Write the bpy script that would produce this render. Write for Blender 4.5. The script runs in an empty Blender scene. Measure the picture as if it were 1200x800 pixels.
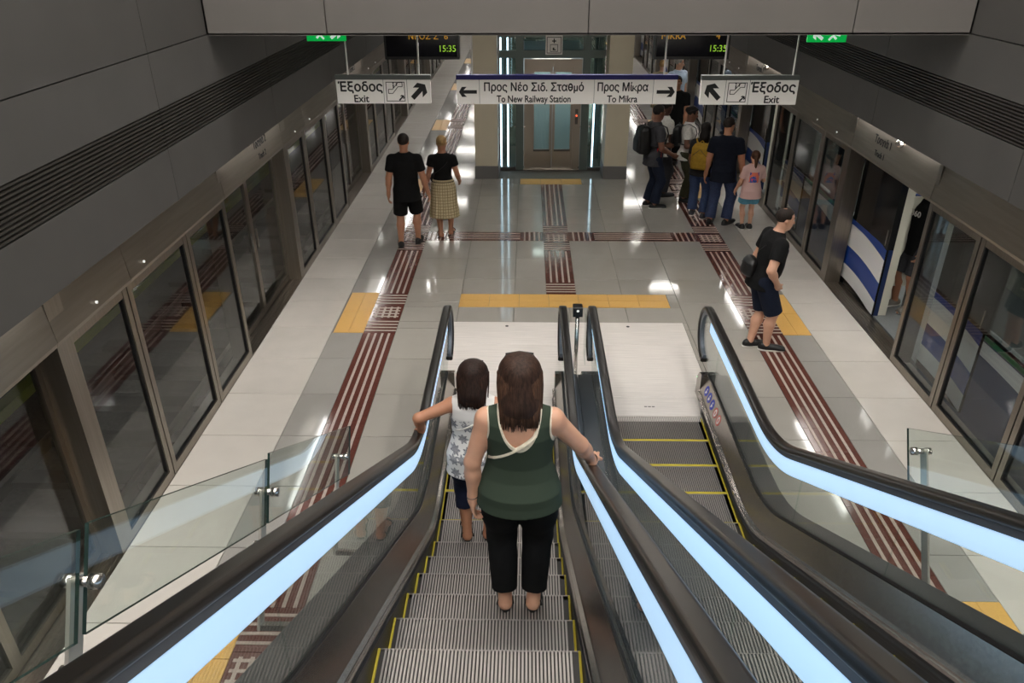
import bpy, bmesh, math, random
import numpy as np
from mathutils import Vector, Matrix
random.seed(7); rng = np.random.default_rng(7)
C = bpy.context.scene.collection
SC = bpy.context.scene
PI = math.pi

# ------------------------------------------------------------------ camera
cam_d = bpy.data.cameras.new('camera'); cam = bpy.data.objects.new('camera', cam_d); C.objects.link(cam)
cam_d.sensor_width = 36.0; cam_d.lens = 27.0; cam_d.clip_start = 0.05; cam_d.clip_end = 200
_d = Vector(((619 - 600) / 900, -(-81 - 400) / 900, -1)).normalized()      # world +Y seen in camera axes
_u = Vector((math.sin(.006), math.cos(.006), 0)); _x = _d.cross(_u).normalized(); _z = _x.cross(_d)
cam.matrix_world = Matrix.Translation((-.47, 0, 4.42)) @ Matrix((_x, _d, _z)).to_4x4()
SC.camera = cam
# ------------------------------------------------------------------ world, exposure
w = bpy.data.worlds.new('world'); SC.world = w; w.use_nodes = True
w.node_tree.nodes['Background'].inputs[0].default_value = (.9, .95, 1, 1)
w.node_tree.nodes['Background'].inputs[1].default_value = .03
SC.view_settings.view_transform = 'Standard'; SC.view_settings.look = 'None'
SC.view_settings.gamma = 1; SC.view_settings.use_curve_mapping = False
SC.view_settings.exposure = 0.0
# luminaire strengths (the luminaires themselves are built further down)
L_CEIL, L_DOOR, L_VOID, L_LED, L_TRAIN = 42.0, 40.0, 24.5, .80, 5.0

# ------------------------------------------------------------------ materials
def srgb(r, g, b):
    f = lambda c: (c / 255 / 12.92) if c / 255 <= .04045 else ((c / 255 + .055) / 1.055) ** 2.4
    return (f(r), f(g), f(b), 1)
MATS = {}
def mat(name, col, rough=.5, metal=0, noise=None, bump=0, spec=.5, emit=0, stretch=None, coat=0):
    """col linear rgba; noise=(scale, amount) mottles the colour, bump adds relief"""
    if name in MATS: return MATS[name]
    m = bpy.data.materials.new(name); m.use_nodes = True; nt = m.node_tree; b = nt.nodes['Principled BSDF']
    b.inputs['Base Color'].default_value = col; b.inputs['Roughness'].default_value = rough
    b.inputs['Metallic'].default_value = metal; b.inputs['Specular IOR Level'].default_value = spec
    b.inputs['Coat Weight'].default_value = coat
    if noise or bump:
        tc = nt.nodes.new('ShaderNodeTexCoord'); mp = nt.nodes.new('ShaderNodeMapping')
        nt.links.new(tc.outputs['Object'], mp.inputs[0])
        if stretch: mp.inputs['Scale'].default_value = stretch
        n = nt.nodes.new('ShaderNodeTexNoise'); nt.links.new(mp.outputs[0], n.inputs['Vector'])
        n.inputs['Scale'].default_value = noise[0] if noise else 60; n.inputs['Detail'].default_value = 4
        if noise:
            r = nt.nodes.new('ShaderNodeValToRGB'); a = noise[1]
            r.color_ramp.elements[0].position = .32; r.color_ramp.elements[1].position = .68
            r.color_ramp.elements[0].color = [c * (1 - a) for c in col[:3]] + [1]
            r.color_ramp.elements[1].color = [min(1, c * (1 + a)) for c in col[:3]] + [1]
            nt.links.new(n.outputs['Fac'], r.inputs[0]); nt.links.new(r.outputs[0], b.inputs['Base Color'])
        if bump:
            bp = nt.nodes.new('ShaderNodeBump'); bp.inputs['Strength'].default_value = bump; bp.inputs['Distance'].default_value = .004
            nt.links.new(n.outputs['Fac'], bp.inputs['Height']); nt.links.new(bp.outputs[0], b.inputs['Normal'])
    if emit:
        b.inputs['Emission Color'].default_value = col; b.inputs['Emission Strength'].default_value = emit
    MATS[name] = m; return m
def glass(name, tint, ior=1.5, dim=1.0, rough=0.0):
    m = bpy.data.materials.new(name); m.use_nodes = True; nt = m.node_tree; nt.nodes.clear()
    o = nt.nodes.new('ShaderNodeOutputMaterial'); mx = nt.nodes.new('ShaderNodeMixShader')
    t = nt.nodes.new('ShaderNodeBsdfTransparent'); t.inputs[0].default_value = (tint[0] * dim, tint[1] * dim, tint[2] * dim, 1)
    g = nt.nodes.new('ShaderNodeBsdfGlossy'); g.inputs['Roughness'].default_value = rough
    # Schlick reflectance from |N.I| so that both faces of a thin pane behave alike
    f0 = ((ior - 1) / (ior + 1)) ** 2
    ge = nt.nodes.new('ShaderNodeNewGeometry'); dp = nt.nodes.new('ShaderNodeVectorMath'); dp.operation = 'DOT_PRODUCT'
    nt.links.new(ge.outputs['Normal'], dp.inputs[0]); nt.links.new(ge.outputs['Incoming'], dp.inputs[1])
    def mth(op, a, b):
        n = nt.nodes.new('ShaderNodeMath'); n.operation = op
        for i, q in enumerate((a, b)):
            if q is None: continue
            if isinstance(q, (int, float)): n.inputs[i].default_value = q
            else: nt.links.new(q, n.inputs[i])
        return n.outputs[0]
    ab = mth('ABSOLUTE', dp.outputs['Value'], None); om = mth('SUBTRACT', 1.0, ab); p5 = mth('POWER', om, 5.0); sc_ = mth('MULTIPLY_ADD', p5, 1 - f0)
    sc_.node.inputs[2].default_value = f0
    nt.links.new(sc_, mx.inputs[0]); nt.links.new(t.outputs[0], mx.inputs[1]); nt.links.new(g.outputs[0], mx.inputs[2])
    nt.links.new(mx.outputs[0], o.inputs[0]); MATS[name] = m; return m
def granite(name, c, rough=.16, scale=260, amt=.28, spec=.5):
    m = bpy.data.materials.new(name); m.use_nodes = True; nt = m.node_tree; b = nt.nodes['Principled BSDF']
    tc = nt.nodes.new('ShaderNodeTexCoord'); oi = nt.nodes.new('ShaderNodeObjectInfo')
    geo = nt.nodes.new('ShaderNodeNewGeometry')
    v = nt.nodes.new('ShaderNodeTexNoise'); v.inputs['Scale'].default_value = scale; v.inputs['Detail'].default_value = 2
    v2 = nt.nodes.new('ShaderNodeTexNoise'); v2.inputs['Scale'].default_value = 4; v2.inputs['Detail'].default_value = 5
    for n in (v, v2): nt.links.new(geo.outputs['Position'], n.inputs['Vector'])
    r = nt.nodes.new('ShaderNodeValToRGB'); r.color_ramp.elements[0].position = .36; r.color_ramp.elements[1].position = .62
    r.color_ramp.elements[0].color = [x * (1 - amt) for x in c] + [1]; r.color_ramp.elements[1].color = [min(1, x * (1 + amt * .45)) for x in c] + [1]
    nt.links.new(v.outputs['Fac'], r.inputs[0])
    h = nt.nodes.new('ShaderNodeHueSaturation')
    ma = nt.nodes.new('ShaderNodeMath'); ma.operation = 'MULTIPLY_ADD'; ma.inputs[1].default_value = .10; ma.inputs[2].default_value = .95
    nt.links.new(oi.outputs['Random'], ma.inputs[0])
    mb = nt.nodes.new('ShaderNodeMath'); mb.operation = 'MULTIPLY_ADD'; mb.inputs[1].default_value = .16
    nt.links.new(v2.outputs['Fac'], mb.inputs[0]); mc = nt.nodes.new('ShaderNodeMath'); mc.operation = 'SUBTRACT'; mc.inputs[1].default_value = .08
    nt.links.new(ma.outputs[0], mc.inputs[0]); nt.links.new(mc.outputs[0], mb.inputs[2])
    nt.links.new(mb.outputs[0], h.inputs['Value']); nt.links.new(r.outputs[0], h.inputs['Color'])
    nt.links.new(h.outputs[0], b.inputs['Base Color']); b.inputs['Roughness'].default_value = rough; b.inputs['Specular IOR Level'].default_value = spec
    MATS[name] = m; return m

granite('stone_light', (.57, .535, .49), .14, 240, .16)
granite('stone_grey', (.385, .362, .328), .085, 190, .30)
granite('stone_mid', (.33, .315, .295), .085, 190, .25)
mat('grout', srgb(118, 114, 108), .8)
mat('maroon', srgb(92, 54, 47), .13, noise=(40, .15))
mat('rib_pale', srgb(176, 160, 150), .35, noise=(30, .1))
mat('yellow_stone', srgb(214, 168, 92), .38, noise=(90, .1))
mat('panel_dark', srgb(77, 75, 73), .55, noise=(3, .05))
mat('panel_fascia', srgb(113, 109, 105), .5, noise=(3, .03))
mat('ceiling_grey', srgb(96, 95, 94), .7)
mat('panel_gap', srgb(20, 20, 20), .8)
mat('slat', srgb(52, 49, 46), .45)
mat('steel', (.30, .27, .235, 1), .34, 1, noise=(40, .08), stretch=(1, 1, .03))
mat('steel_header', (.30, .265, .225, 1), .42, 1, noise=(30, .07), stretch=(1, .05, 1))
mat('steel_dark', (.16, .15, .14, 1), .4, 1)
mat('post_steel', (.66, .62, .56, 1), .42, .7)
mat('steel_bright', (.62, .60, .57, 1), .25, 1)
mat('deck_steel', (.40, .37, .34, 1), .27, 1, noise=(60, .1), stretch=(.05, 1, 1))
mat('outer_deck', (.11, .115, .12, 1), .38, .85)
mat('plate', srgb(214, 208, 203), .58, .1, noise=(22, .12), stretch=(.12, 6, 1))
mat('alu_grey', srgb(104, 112, 124), .4, .4)
mat('rubber', srgb(22, 19, 17), .30, spec=.5)
mat('black', srgb(14, 14, 15), .45)
mat('skirt', srgb(32, 31, 31), .4, .3)
mat('step_metal', srgb(150, 144, 140), .38, .55)
mat('step_groove', srgb(40, 38, 36), .6)
mat('brush_yellow', srgb(176, 160, 44), .6)
mat('white_paint', srgb(226, 224, 220), .5)
mat('sign_white', srgb(238, 235, 230), .45)
mat('sign_grey', srgb(88, 92, 90), .45)
mat('sign_blue', srgb(28, 26, 96), .45)
mat('ink', srgb(18, 18, 20), .6)
mat('beige_paint', srgb(214, 204, 180), .6, noise=(2, .03))
mat('plinth', srgb(118, 116, 114), .5)
mat('ballast', srgb(70, 68, 66), .9, noise=(30, .3), bump=.5)
mat('sleeper', srgb(50, 48, 46), .85)
mat('rail_steel', (.25, .22, .2, 1), .35, 1)
mat('thirdrail', srgb(176, 184, 60), .5)
mat('concrete_dark', srgb(74, 72, 70), .9, noise=(5, .15))
mat('train_black', srgb(12, 12, 14), .12)
mat('train_white', srgb(222, 222, 222), .3)
mat('train_blue', srgb(22, 60, 140), .3)
mat('train_side', srgb(20, 40, 84), .3)
mat('glass_edge', srgb(40, 58, 54), .2)
mat('train_green', srgb(22, 104, 66), .4)
mat('train_interior', srgb(206, 204, 190), .5)
mat('train_floor', srgb(120, 124, 126), .5, noise=(50, .1))
mat('seat_blue', srgb(34, 60, 120), .6)
mat('led', (.50, .74, 1.0, 1), .4, emit=L_LED)
mat('lamp_ceiling_or_fill', (1, .955, .89, 1), .5, emit=L_CEIL)
mat('lamp_door', (1, .97, .93, 1), .5, emit=L_DOOR)
mat('lamp_void', (1, .955, .89, 1), .5, emit=L_VOID)
mat('lamp_train', (1, .98, .92, 1), .5, emit=L_TRAIN)
mat('lift_led', (.72, .82, 1, 1), .5, emit=5.0)
mat('exit_green', srgb(0, 170, 70), .4, emit=.7)
mat('exit_white', srgb(220, 240, 228), .4, emit=.6)
mat('amber_text', srgb(190, 140, 40), .5, emit=.42)
mat('green_text', srgb(160, 214, 60), .5, emit=.5)
mat('screen', srgb(6, 6, 16), .15)
mat('car_panel', srgb(188, 200, 206), .4)
mat('lift_steel', (.44, .39, .33, 1), .38, 1)
mat('dot_white', srgb(230, 230, 225), .4, emit=.6)
mat('sticker_blue', srgb(24, 48, 170), .4)
mat('sticker_red', srgb(196, 96, 84), .4)
mat('red_led', (1, .12, .04, 1), .4, emit=2)
mat('green_led', (.1, 1, .3, 1), .4, emit=2)
glass('glass_clear', (.93, .97, .955), 1.45)
glass('glass_screen', (.82, .85, .85), 1.62)
glass('glass_lift', (.80, .90, .88), 1.5)
glass('glass_train', (.55, .58, .58), 1.5)
def M(n): return MATS[n]

# ------------------------------------------------------------------ mesh helpers
class MB:
    def __init__(s): s.v = []; s.f = []; s.mi = []; s.cur = 0
    def add(s, vs, fs):
        o = len(s.v); s.v += [tuple(map(float, p)) for p in vs]
        for f in fs: s.f.append(tuple(i + o for i in f)); s.mi.append(s.cur)
        return s
    def box(s, x0, x1, y0, y1, z0, z1):
        vs = [(x, y, z) for z in (z0, z1) for y in (y0, y1) for x in (x0, x1)]
        return s.add(vs, [(0, 2, 3, 1), (4, 5, 7, 6), (0, 1, 5, 4), (2, 6, 7, 3), (0, 4, 6, 2), (1, 3, 7, 5)])
    def bbox(s, x0, x1, y0, y1, z0, z1, b=.004):
        """box with its four upper edges chamfered"""
        vs = [(x0, y0, z0), (x1, y0, z0), (x1, y1, z0), (x0, y1, z0), (x0, y0, z1 - b), (x1, y0, z1 - b), (x1, y1, z1 - b), (x0, y1, z1 - b),
              (x0 + b, y0 + b, z1), (x1 - b, y0 + b, z1), (x1 - b, y1 - b, z1), (x0 + b, y1 - b, z1)]
        fs = [(3, 2, 1, 0), (8, 9, 10, 11)]
        for a in range(4):
            c = (a + 1) % 4; fs += [(a, c, 4 + c, 4 + a), (4 + a, 4 + c, 8 + c, 8 + a)]
        return s.add(vs, fs)
    def poly(s, pts2, fn, t0, t1):
        """extrude a 2-D outline; fn(a,b,t) -> xyz"""
        n = len(pts2); vs = [fn(a, b, t0) for a, b in pts2] + [fn(a, b, t1) for a, b in pts2]
        fs = [tuple(range(n))[::-1], tuple(range(n, 2 * n))] + [(i, (i + 1) % n, n + (i + 1) % n, n + i) for i in range(n)]
        return s.add(vs, fs)
    def tube(s, pts, r, n=8, caps=True, flat=None):
        pts = [Vector(p) for p in pts]; rs = r if isinstance(r, (list, tuple)) else [r] * len(pts)
        o = len(s.v); up = None
        for i, p in enumerate(pts):
            t = (pts[min(i + 1, len(pts) - 1)] - pts[max(i - 1, 0)]).normalized()
            if up is None:
                up = Vector((0, 0, 1)) if abs(t.z) < .9 else Vector((0, 1, 0))
            a = t.cross(up)
            if a.length < 1e-4: a = t.cross(Vector((1, 0, 0)))
            a.normalize(); b = a.cross(t).normalized(); up = b
            for k in range(n):
                q = 2 * PI * k / n; s.v.append(tuple(p + a * math.cos(q) * rs[i] + b * math.sin(q) * rs[i] * (flat or 1)))
        for i in range(len(pts) - 1):
            for k in range(n):
                k2 = (k + 1) % n; s.f.append((o + i * n + k, o + i * n + k2, o + (i + 1) * n + k2, o + (i + 1) * n + k)); s.mi.append(s.cur)
        if caps:
            s.f.append(tuple(o + k for k in range(n))[::-1]); s.mi.append(s.cur)
            e = o + (len(pts) - 1) * n; s.f.append(tuple(e + k for k in range(n))); s.mi.append(s.cur)
        return s
    def cyl(s, c, r, h, axis='z', n=16, r2=None):
        c = Vector(c); d = {'x': Vector((1, 0, 0)), 'y': Vector((0, 1, 0)), 'z': Vector((0, 0, 1))}[axis]
        return s.tube([c, c + d * h], [r, r if r2 is None else r2], n)
    def sphere(s, c, r, n=12, m=8, zlo=-1.0):
        c = Vector(c); r = r if isinstance(r, (tuple, list)) else (r, r, r); o = len(s.v)
        for i in range(m + 1):
            a = -PI / 2 + PI * i / m; zz = max(math.sin(a), zlo)
            for k in range(n):
                q = 2 * PI * k / n; s.v.append((c.x + r[0] * math.cos(a) * math.cos(q), c.y + r[1] * math.cos(a) * math.sin(q), c.z + r[2] * zz))
        for i in range(m):
            for k in range(n):
                k2 = (k + 1) % n; s.f.append((o + i * n + k, o + i * n + k2, o + (i + 1) * n + k2, o + (i + 1) * n + k)); s.mi.append(s.cur)
        return s
    def mesh(s, name, mats, off=(0, 0, 0), smooth=False):
        me = bpy.data.meshes.new(name)
        me.from_pydata([(a - off[0], b - off[1], c - off[2]) for a, b, c in s.v], [], s.f)
        for m in (mats if isinstance(mats, (list, tuple)) else [mats]): me.materials.append(M(m) if isinstance(m, str) else m)
        if any(s.mi): me.polygons.foreach_set('material_index', s.mi)
        if smooth: me.polygons.foreach_set('use_smooth', [True] * len(me.polygons))
        me.validate(); me.update(); return me
def tag(o, label=None, cat=None, group=None, kind=None):
    if label: o['label'] = label
    if cat: o['category'] = cat
    if group: o['group'] = group
    if kind: o['kind'] = kind
    return o
def empty(name, loc, label=None, cat=None, group=None, kind=None, rz=0):
    o = bpy.data.objects.new(name, None); C.objects.link(o); o.location = loc; o.rotation_euler = (0, 0, rz); o.empty_display_size = .1
    return tag(o, label, cat, group, kind)
def wloc(p):
    v = Vector((0, 0, 0))
    while p is not None: v += Vector(p.location); p = p.parent
    return v
def obj(name, mb, m, parent=None, smooth=False, loc=None):
    """link mb (written in world coordinates) as one mesh object under an unrotated parent; loc = where its origin lies"""
    base = wloc(parent) if parent else Vector((0, 0, 0))
    l = Vector(loc) if loc is not None else base
    o = bpy.data.objects.new(name, mb.mesh(name, m, l, smooth)); C.objects.link(o); o.parent = parent
    o.location = l - base
    return o
def lobj(name, me, parent, loc=(0, 0, 0), rot=None):
    o = bpy.data.objects.new(name, me); C.objects.link(o); o.parent = parent; o.location = loc
    if rot: o.rotation_euler = rot
    return o
def copy_tree(o, parent=None):
    c = o.copy(); C.objects.link(c); c.parent = parent
    for ch in list(o.children): copy_tree(ch, c)
    return c
def text_mesh(body, size, bold=0.0, align='CENTER', sx=1.0, ext=.0015):
    cu = bpy.data.curves.new('lettering', 'FONT'); cu.body = body; cu.size = 10; cu.align_x = align; cu.align_y = 'CENTER'
    cu.extrude = ext * 10 / size; cu.resolution_u = 4
    o = bpy.data.objects.new('tmp', cu); C.objects.link(o); bpy.context.view_layer.update()
    me = bpy.data.meshes.new_from_object(o.evaluated_get(bpy.context.evaluated_depsgraph_get())); bpy.data.objects.remove(o)
    for v in me.vertices: v.co *= size / 10; v.co.x *= sx
    if bold:
        co = np.array([v.co[:] for v in me.vertices]); n = len(co); fs_ = [tuple(p.vertices) for p in me.polygons]; m2 = bpy.data.meshes.new('lettering')
        sh = [(-bold, 0, 0), (bold, 0, .0002), (0, bold, .0004), (0, -bold, .0006)]
        m2.from_pydata(np.concatenate([co + np.array(q) for q in sh]).tolist(), [], [tuple(i + n * k for i in f) for k in range(4) for f in fs_]); m2.update(); return m2
    return me
def text_mesh_theta(body, size, bold, sx):
    def wid(t):
        m = text_mesh(t, size, 0, 'LEFT', 1.0); xs = [v.co.x for v in m.vertices]; return min(xs), max(xs)
    i = body.index('θ'); b2 = body.replace('θ', 'o'); me = text_mesh(b2, size, 0, 'LEFT', 1.0); x1 = wid(b2[:i + 1])[1]; o0, o1 = wid('o'); x0 = x1 - (o1 - o0)
    vs = [v for v in me.vertices if x0 - 1e-4 <= v.co.x <= x1 + 1e-4]; y0 = min(v.co.y for v in vs)
    for v in vs: v.co.y = y0 + (v.co.y - y0) * 1.42
    yc = (y0 + max(v.co.y for v in vs)) / 2; xs = [v.co.x for v in me.vertices]; xm = (min(xs) + max(xs)) / 2
    co = np.array([v.co[:] for v in me.vertices]); fs_ = [tuple(p.vertices) for p in me.polygons]; n = len(co); t = size * .035; z = co[:, 2].max()
    co = np.concatenate([co, [(x0 + .1 * (x1 - x0), yc - t, z), (x1 - .1 * (x1 - x0), yc - t, z), (x1 - .1 * (x1 - x0), yc + t, z), (x0 + .1 * (x1 - x0), yc + t, z)]]); fs_.append((n, n + 1, n + 2, n + 3)); n += 4
    co[:, 0] = (co[:, 0] - xm) * sx; m2 = bpy.data.meshes.new('lettering')
    m2.from_pydata(np.concatenate([co + np.array(q) for q in [(-bold, 0, 0), (bold, 0, .0002), (0, bold, .0004), (0, -bold, .0006)]]).tolist(), [], [tuple(i + n * k for i in f) for k in range(4) for f in fs_]); m2.update(); return m2
def text_mesh_kappa(body, size, bold, sx):
    def wid(t):
        m = text_mesh(t, size, 0, 'LEFT', 1.0); xs = [v.co.x for v in m.vertices]; return min(xs), max(xs)
    i = body.index('κ'); b2 = body.replace('κ', 'x'); me = text_mesh(b2, size, 0, 'LEFT', 1.0); x1 = wid(b2[:i + 1])[1]; o0, o1 = wid('x'); x0 = x1 - (o1 - o0)
    co = np.array([v.co[:] for v in me.vertices]); ins = (co[:, 0] >= x0 - 1e-4) & (co[:, 0] <= x1 + 1e-4); y0, y1 = co[ins, 1].min(), co[ins, 1].max(); z = co[:, 2].max()
    fs_ = [tuple(p.vertices) for p in me.polygons if not all(ins[q] for q in p.vertices)]; t = size * .078; xm = (co[:, 0].min() + co[:, 0].max()) / 2; ym = (y0 + y1) / 2; xa = x0 + t * .2; add = []
    for q in ([(xa, y0), (xa + t, y0), (xa + t, y1), (xa, y1)], [(xa + t, ym - t * .5), (x1 - t * 1.1, y1), (x1, y1), (xa + t, ym + t * .0 - t * 1.0)], [(xa + t * 1.4, ym), (xa + t * 2.1, ym + t * .6), (x1 + t * .1, y0), (x1 - t * 1.0, y0)]):
        fs_.append(tuple(len(co) + len(add) + k for k in range(4))); add += [(a, b, z) for a, b in q]
    co = np.concatenate([co, add]); n = len(co); co[:, 0] = (co[:, 0] - xm) * sx; m2 = bpy.data.meshes.new('lettering')
    m2.from_pydata(np.concatenate([co + np.array(q) for q in [(-bold, 0, 0), (bold, 0, .0002), (0, bold, .0004), (0, -bold, .0006)]]).tolist(), [], [tuple(i + n * k for i in f) for k in range(4) for f in fs_]); m2.update(); return m2
def lettering(parent, body, x, y, z, size, m, bold=0, sx=1.0, align='CENTER', rot=(PI / 2, 0, 0)):
    me = text_mesh_theta(body, size, bold, sx) if 'θ' in body else text_mesh_kappa(body, size, bold, sx) if 'κ' in body else text_mesh(body, size, bold, align, sx); me.materials.clear(); me.materials.append(M(m))
    b = wloc(parent); return lobj('lettering', me, parent, Vector((x, y, z)) - b, rot)

# ------------------------------------------------------------------ layout constants (metres; y runs along the platform, z = 0 platform floor)
XL, XR = -3.70, 3.77              # faces of the platform screens
WL, WR = -3.52, 3.67              # faces of the bulkheads above them
BAY, B0 = 5.53, 4.59              # bay length; a flush stretch starts at B0 + k*BAY
FLUSH = 3.29
FY = 7.76                         # fascia of the ceiling opening
YEND = 49.2
# ------------------------------------------------------------------ floor with its tiles
floor = obj('floor', MB().box(XL - .22, XR + .22, -7, YEND, -.5, -.012), 'grout'); floor['kind'] = 'structure'
tiles = []                         # (x0,x1,y0,y1,material)
colsx = [(-3.70, -2.90, 'stone_light'), (-2.90, -2.50, 'stone_mid')]
fx = np.linspace(-2.10, 2.32, 7)
colsx += [(fx[i], fx[i + 1], 'stone_grey') for i in range(6)]
colsx += [(2.72, 3.07, 'stone_mid'), (3.07, 3.77, 'stone_light')]
PADS = [3.0 - BAY, 3.0, 8.48] + [8.48 + BAY * k for k in range(1, 7)]     # yellow pads beside the strips, 1.2 m long
CUT = [(-1.37, 1.45, 9.24, 9.66), (-.19, .22, 9.66, 14.87), (-2.1, 2.32, 11.73, 12.13), (-.6, .62, 14.87, 15.25)]   # tactile paving inside the field
ROW = .785
def cut_rects(r, holes):
    out = [r]
    for h in holes:
        nx = []
        for (a, b, c, d) in out:
            if h[0] >= b - 1e-6 or h[1] <= a + 1e-6 or h[2] >= d - 1e-6 or h[3] <= c + 1e-6: nx.append((a, b, c, d)); continue
            if h[2] > c: nx.append((a, b, c, h[2]))
            if h[3] < d: nx.append((a, b, h[3], d))
            c2, d2 = max(c, h[2]), min(d, h[3])
            if h[0] > a: nx.append((a, h[0], c2, d2))
            if h[1] < b: nx.append((h[1], b, c2, d2))
        out = nx
    return [q for q in out if q[1] - q[0] > .03 and q[3] - q[2] > .03]
r0 = 3.9 - ROW * 6
holes = CUT + [(-1.46, 1.53, -8, 8.80)] + [(-1.5, 1.52, 15.25, 18.2)]
for (a, b, m) in colsx:
    k = 0
    while r0 + k * ROW < YEND:
        y0 = r0 + k * ROW; y1 = min(y0 + ROW, YEND); k += 1
        hs = list(holes)
        for p in PADS: hs += [(-2.88, -2.5, p, p + 1.2), (2.72, 3.07, p, p + 1.2)]
        for q in cut_rects((a, b, y0, y1), hs): tiles.append((*q, m))
def tkey(t):
    return (t[2] + t[3]) / 2 - 1.0 if t[3] > 1.9 else 99
tiles.sort(key=tkey)
G = .0035
tmesh = {}
for t in tiles[:300]:
    w_, d_ = round(t[1] - t[0], 3), round(t[3] - t[2], 3); key = (w_, d_, t[4])
    if key not in tmesh: tmesh[key] = MB().bbox(G, w_ - G, G, d_ - G, -.02, 0, .002).mesh('tile', t[4])
    lobj('tile', tmesh[key], floor, (t[0], t[2], 0))
for m in ('stone_light', 'stone_mid', 'stone_grey'):
    far = MB()
    for t in tiles[300:]:
        if t[4] == m: far.bbox(t[0] + G, t[1] - G, t[2] + G, t[3] - G, -.02, 0, .002)
    if far.v: obj('far_tiles', far, m, floor)['kind'] = 'stuff'

# ------------------------------------------------------------------ tactile paving
T = .4
def tact(kind, w=T, d=T):
    mb = MB(); mb.bbox(.002, w - .002, .002, d - .002, -.02, .0015, .001); mb.cur = 1
    fr = (.19, .40, .61, .82)
    if kind in ('long', 'grid'):
        for f in fr: mb.bbox(f * w - .014, f * w + .014, .0 if kind == 'long' else .04, d if kind == 'long' else d - .04, 0, .0055, .001)
    if kind in ('cross', 'grid'):
        for f in fr: mb.bbox(.0 if kind == 'cross' else .03, w if kind == 'cross' else w - .03, f * d - .014, f * d + .014, 0, .006, .001)
    return mb.mesh('tactile_tile', ['maroon', 'rib_pale'])
TM = {k: tact(k) for k in ('long', 'cross', 'grid')}
TMW = {k: tact(k, .41) for k in ('long', 'cross', 'grid')}
def strip_along(x, w, y0, y1, label, special):
    t = empty('tactile_strip', (x, y0, 0), label, 'tactile paving')
    y = y0
    while y < y1 - .05:
        kd = 'long'
        for a, seq in special:
            i = round((y - a) / T)
            if 0 <= i < len(seq) and abs(y - a - i * T) < .21: kd = seq[i]
        lobj('tactile_tile', (TM if w == T else TMW)[kd], t, (0, y - y0, 0)); y += T
    return t
ys0 = 8.46 - T * 17
for x, lab in ((-2.50, 'long maroon ribbed guidance strip along the platform, left of the escalators'), (2.32, 'long maroon ribbed guidance strip along the platform, right of the escalators')):
    sp = [(p - .02, ('cross', 'grid', 'cross')) for p in PADS] + [(11.73 - T, ('cross', 'grid', 'cross'))]
    strip_along(x, T, ys0, 42, lab, sp)
strip_along(-.19, .41, 9.66, 14.8, 'short maroon ribbed guidance strip running to the lift doors', [(9.66, ('cross',)), (11.73 - T, ('cross', 'grid', 'cross'))])
for (a, b, lab) in ((-2.10, -.19, 'maroon ribbed cross strip between left guidance strip and the lift strip'), (.22, 2.32, 'maroon ribbed cross strip between the lift strip and right guidance strip')):
    t = empty('tactile_strip', (a, 11.73, 0), lab, 'tactile paving'); n = 5; wd = (b - a) / n
    TL = {k: tact(k, wd) for k in ('cross', 'long')}
    for i in range(n):
        near = (i == n - 1) if a < -1 else (i == 0)
        far_ = (i == 0) if a < -1 else (i == n - 1)
        lobj('tactile_tile', TL['long' if (near or far_) else 'cross'], t, (i * wd, 0, 0))
def yellow(x0, x1, y0, y1, nx, ny, label):
    t = empty('warning_pad', (x0, y0, 0), label, 'tactile paving', 'yellow warning pads'); wx, wy = (x1 - x0) / nx, (y1 - y0) / ny
    me = MB().bbox(.002, wx - .002, .002, wy - .002, -.02, .002, .0015).mesh('pad_tile', 'yellow_stone')
    for i in range(nx):
        for j in range(ny): lobj('pad_tile', me, t, (i * wx, j * wy, 0))
yellow(-1.37, 1.45, 9.24, 9.655, 7, 2, 'wide yellow warning bar across the foot of the escalators')
yellow(-.6, .62, 14.87, 15.245, 3, 2, 'short yellow warning bar in front of the lift doors')
ORD = ['nearest', 'second nearest', 'third nearest', 'fourth nearest', 'fifth nearest', 'sixth nearest', 'seventh nearest', 'eighth nearest']
for i, p in enumerate(PADS[1:]):
    yellow(-2.88, -2.5, p, p + 1.2, 2, 2, 'yellow warning pad beside left maroon strip, %s to the viewer' % ORD[i])
    yellow(2.72, 3.07, p, p + 1.2, 2, 2, 'yellow warning pad beside right maroon strip, %s to the viewer' % ORD[i])

# ------------------------------------------------------------------ track beds and tunnel walls
for s, nm in ((-1, 'left'), (1, 'right')):
    e = XL - .22 if s < 0 else XR + .22
    x0, x1 = sorted((e, e + s * 4.0))
    tb = obj('floor_track_' + nm, MB().box(x0, x1, -7, YEND, -1.35, -1.15), 'ballast'); tb['kind'] = 'structure'
    tw = obj('wall_tunnel_' + nm, MB().box(*sorted((e + s * 4.0, e + s * 4.2)), -7, YEND, -1.35, 5), 'concrete_dark'); tw['kind'] = 'structure'
    tc = obj('ceiling_tunnel_' + nm, MB().box(*sorted((XL - .3 if s < 0 else XR + .3, e + s * 4.0)), -7, YEND, 3.6, 3.8), 'concrete_dark'); tc['kind'] = 'structure'
    for rx in (.95, 2.39):
        r = obj('track_rail', MB().box(e + s * rx - .035, e + s * rx + .035, -7, YEND, -1.15, -1.0), 'rail_steel')
        tag(r, '%s running rail of the %s track' % ('near' if rx < 1 else 'far', nm), 'rail')
    r = MB(); xx = e + s * 3.2
    r.box(xx - .09, xx + .09, -7, YEND, -1.0, -.86)
    t = obj('third_rail_cover', r, 'thirdrail'); tag(t, 'yellow green power rail cover beside the %s track' % nm, 'rail')
    slm = MB().bbox(0, 2.5, 0, .24, 0, .1).mesh('sleeper', 'sleeper')
    for k in range(26):
        lobj('sleeper', slm, tb, ((e + s * .4) if s > 0 else e - 2.9, -2 + k * .8, -1.16))

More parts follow.
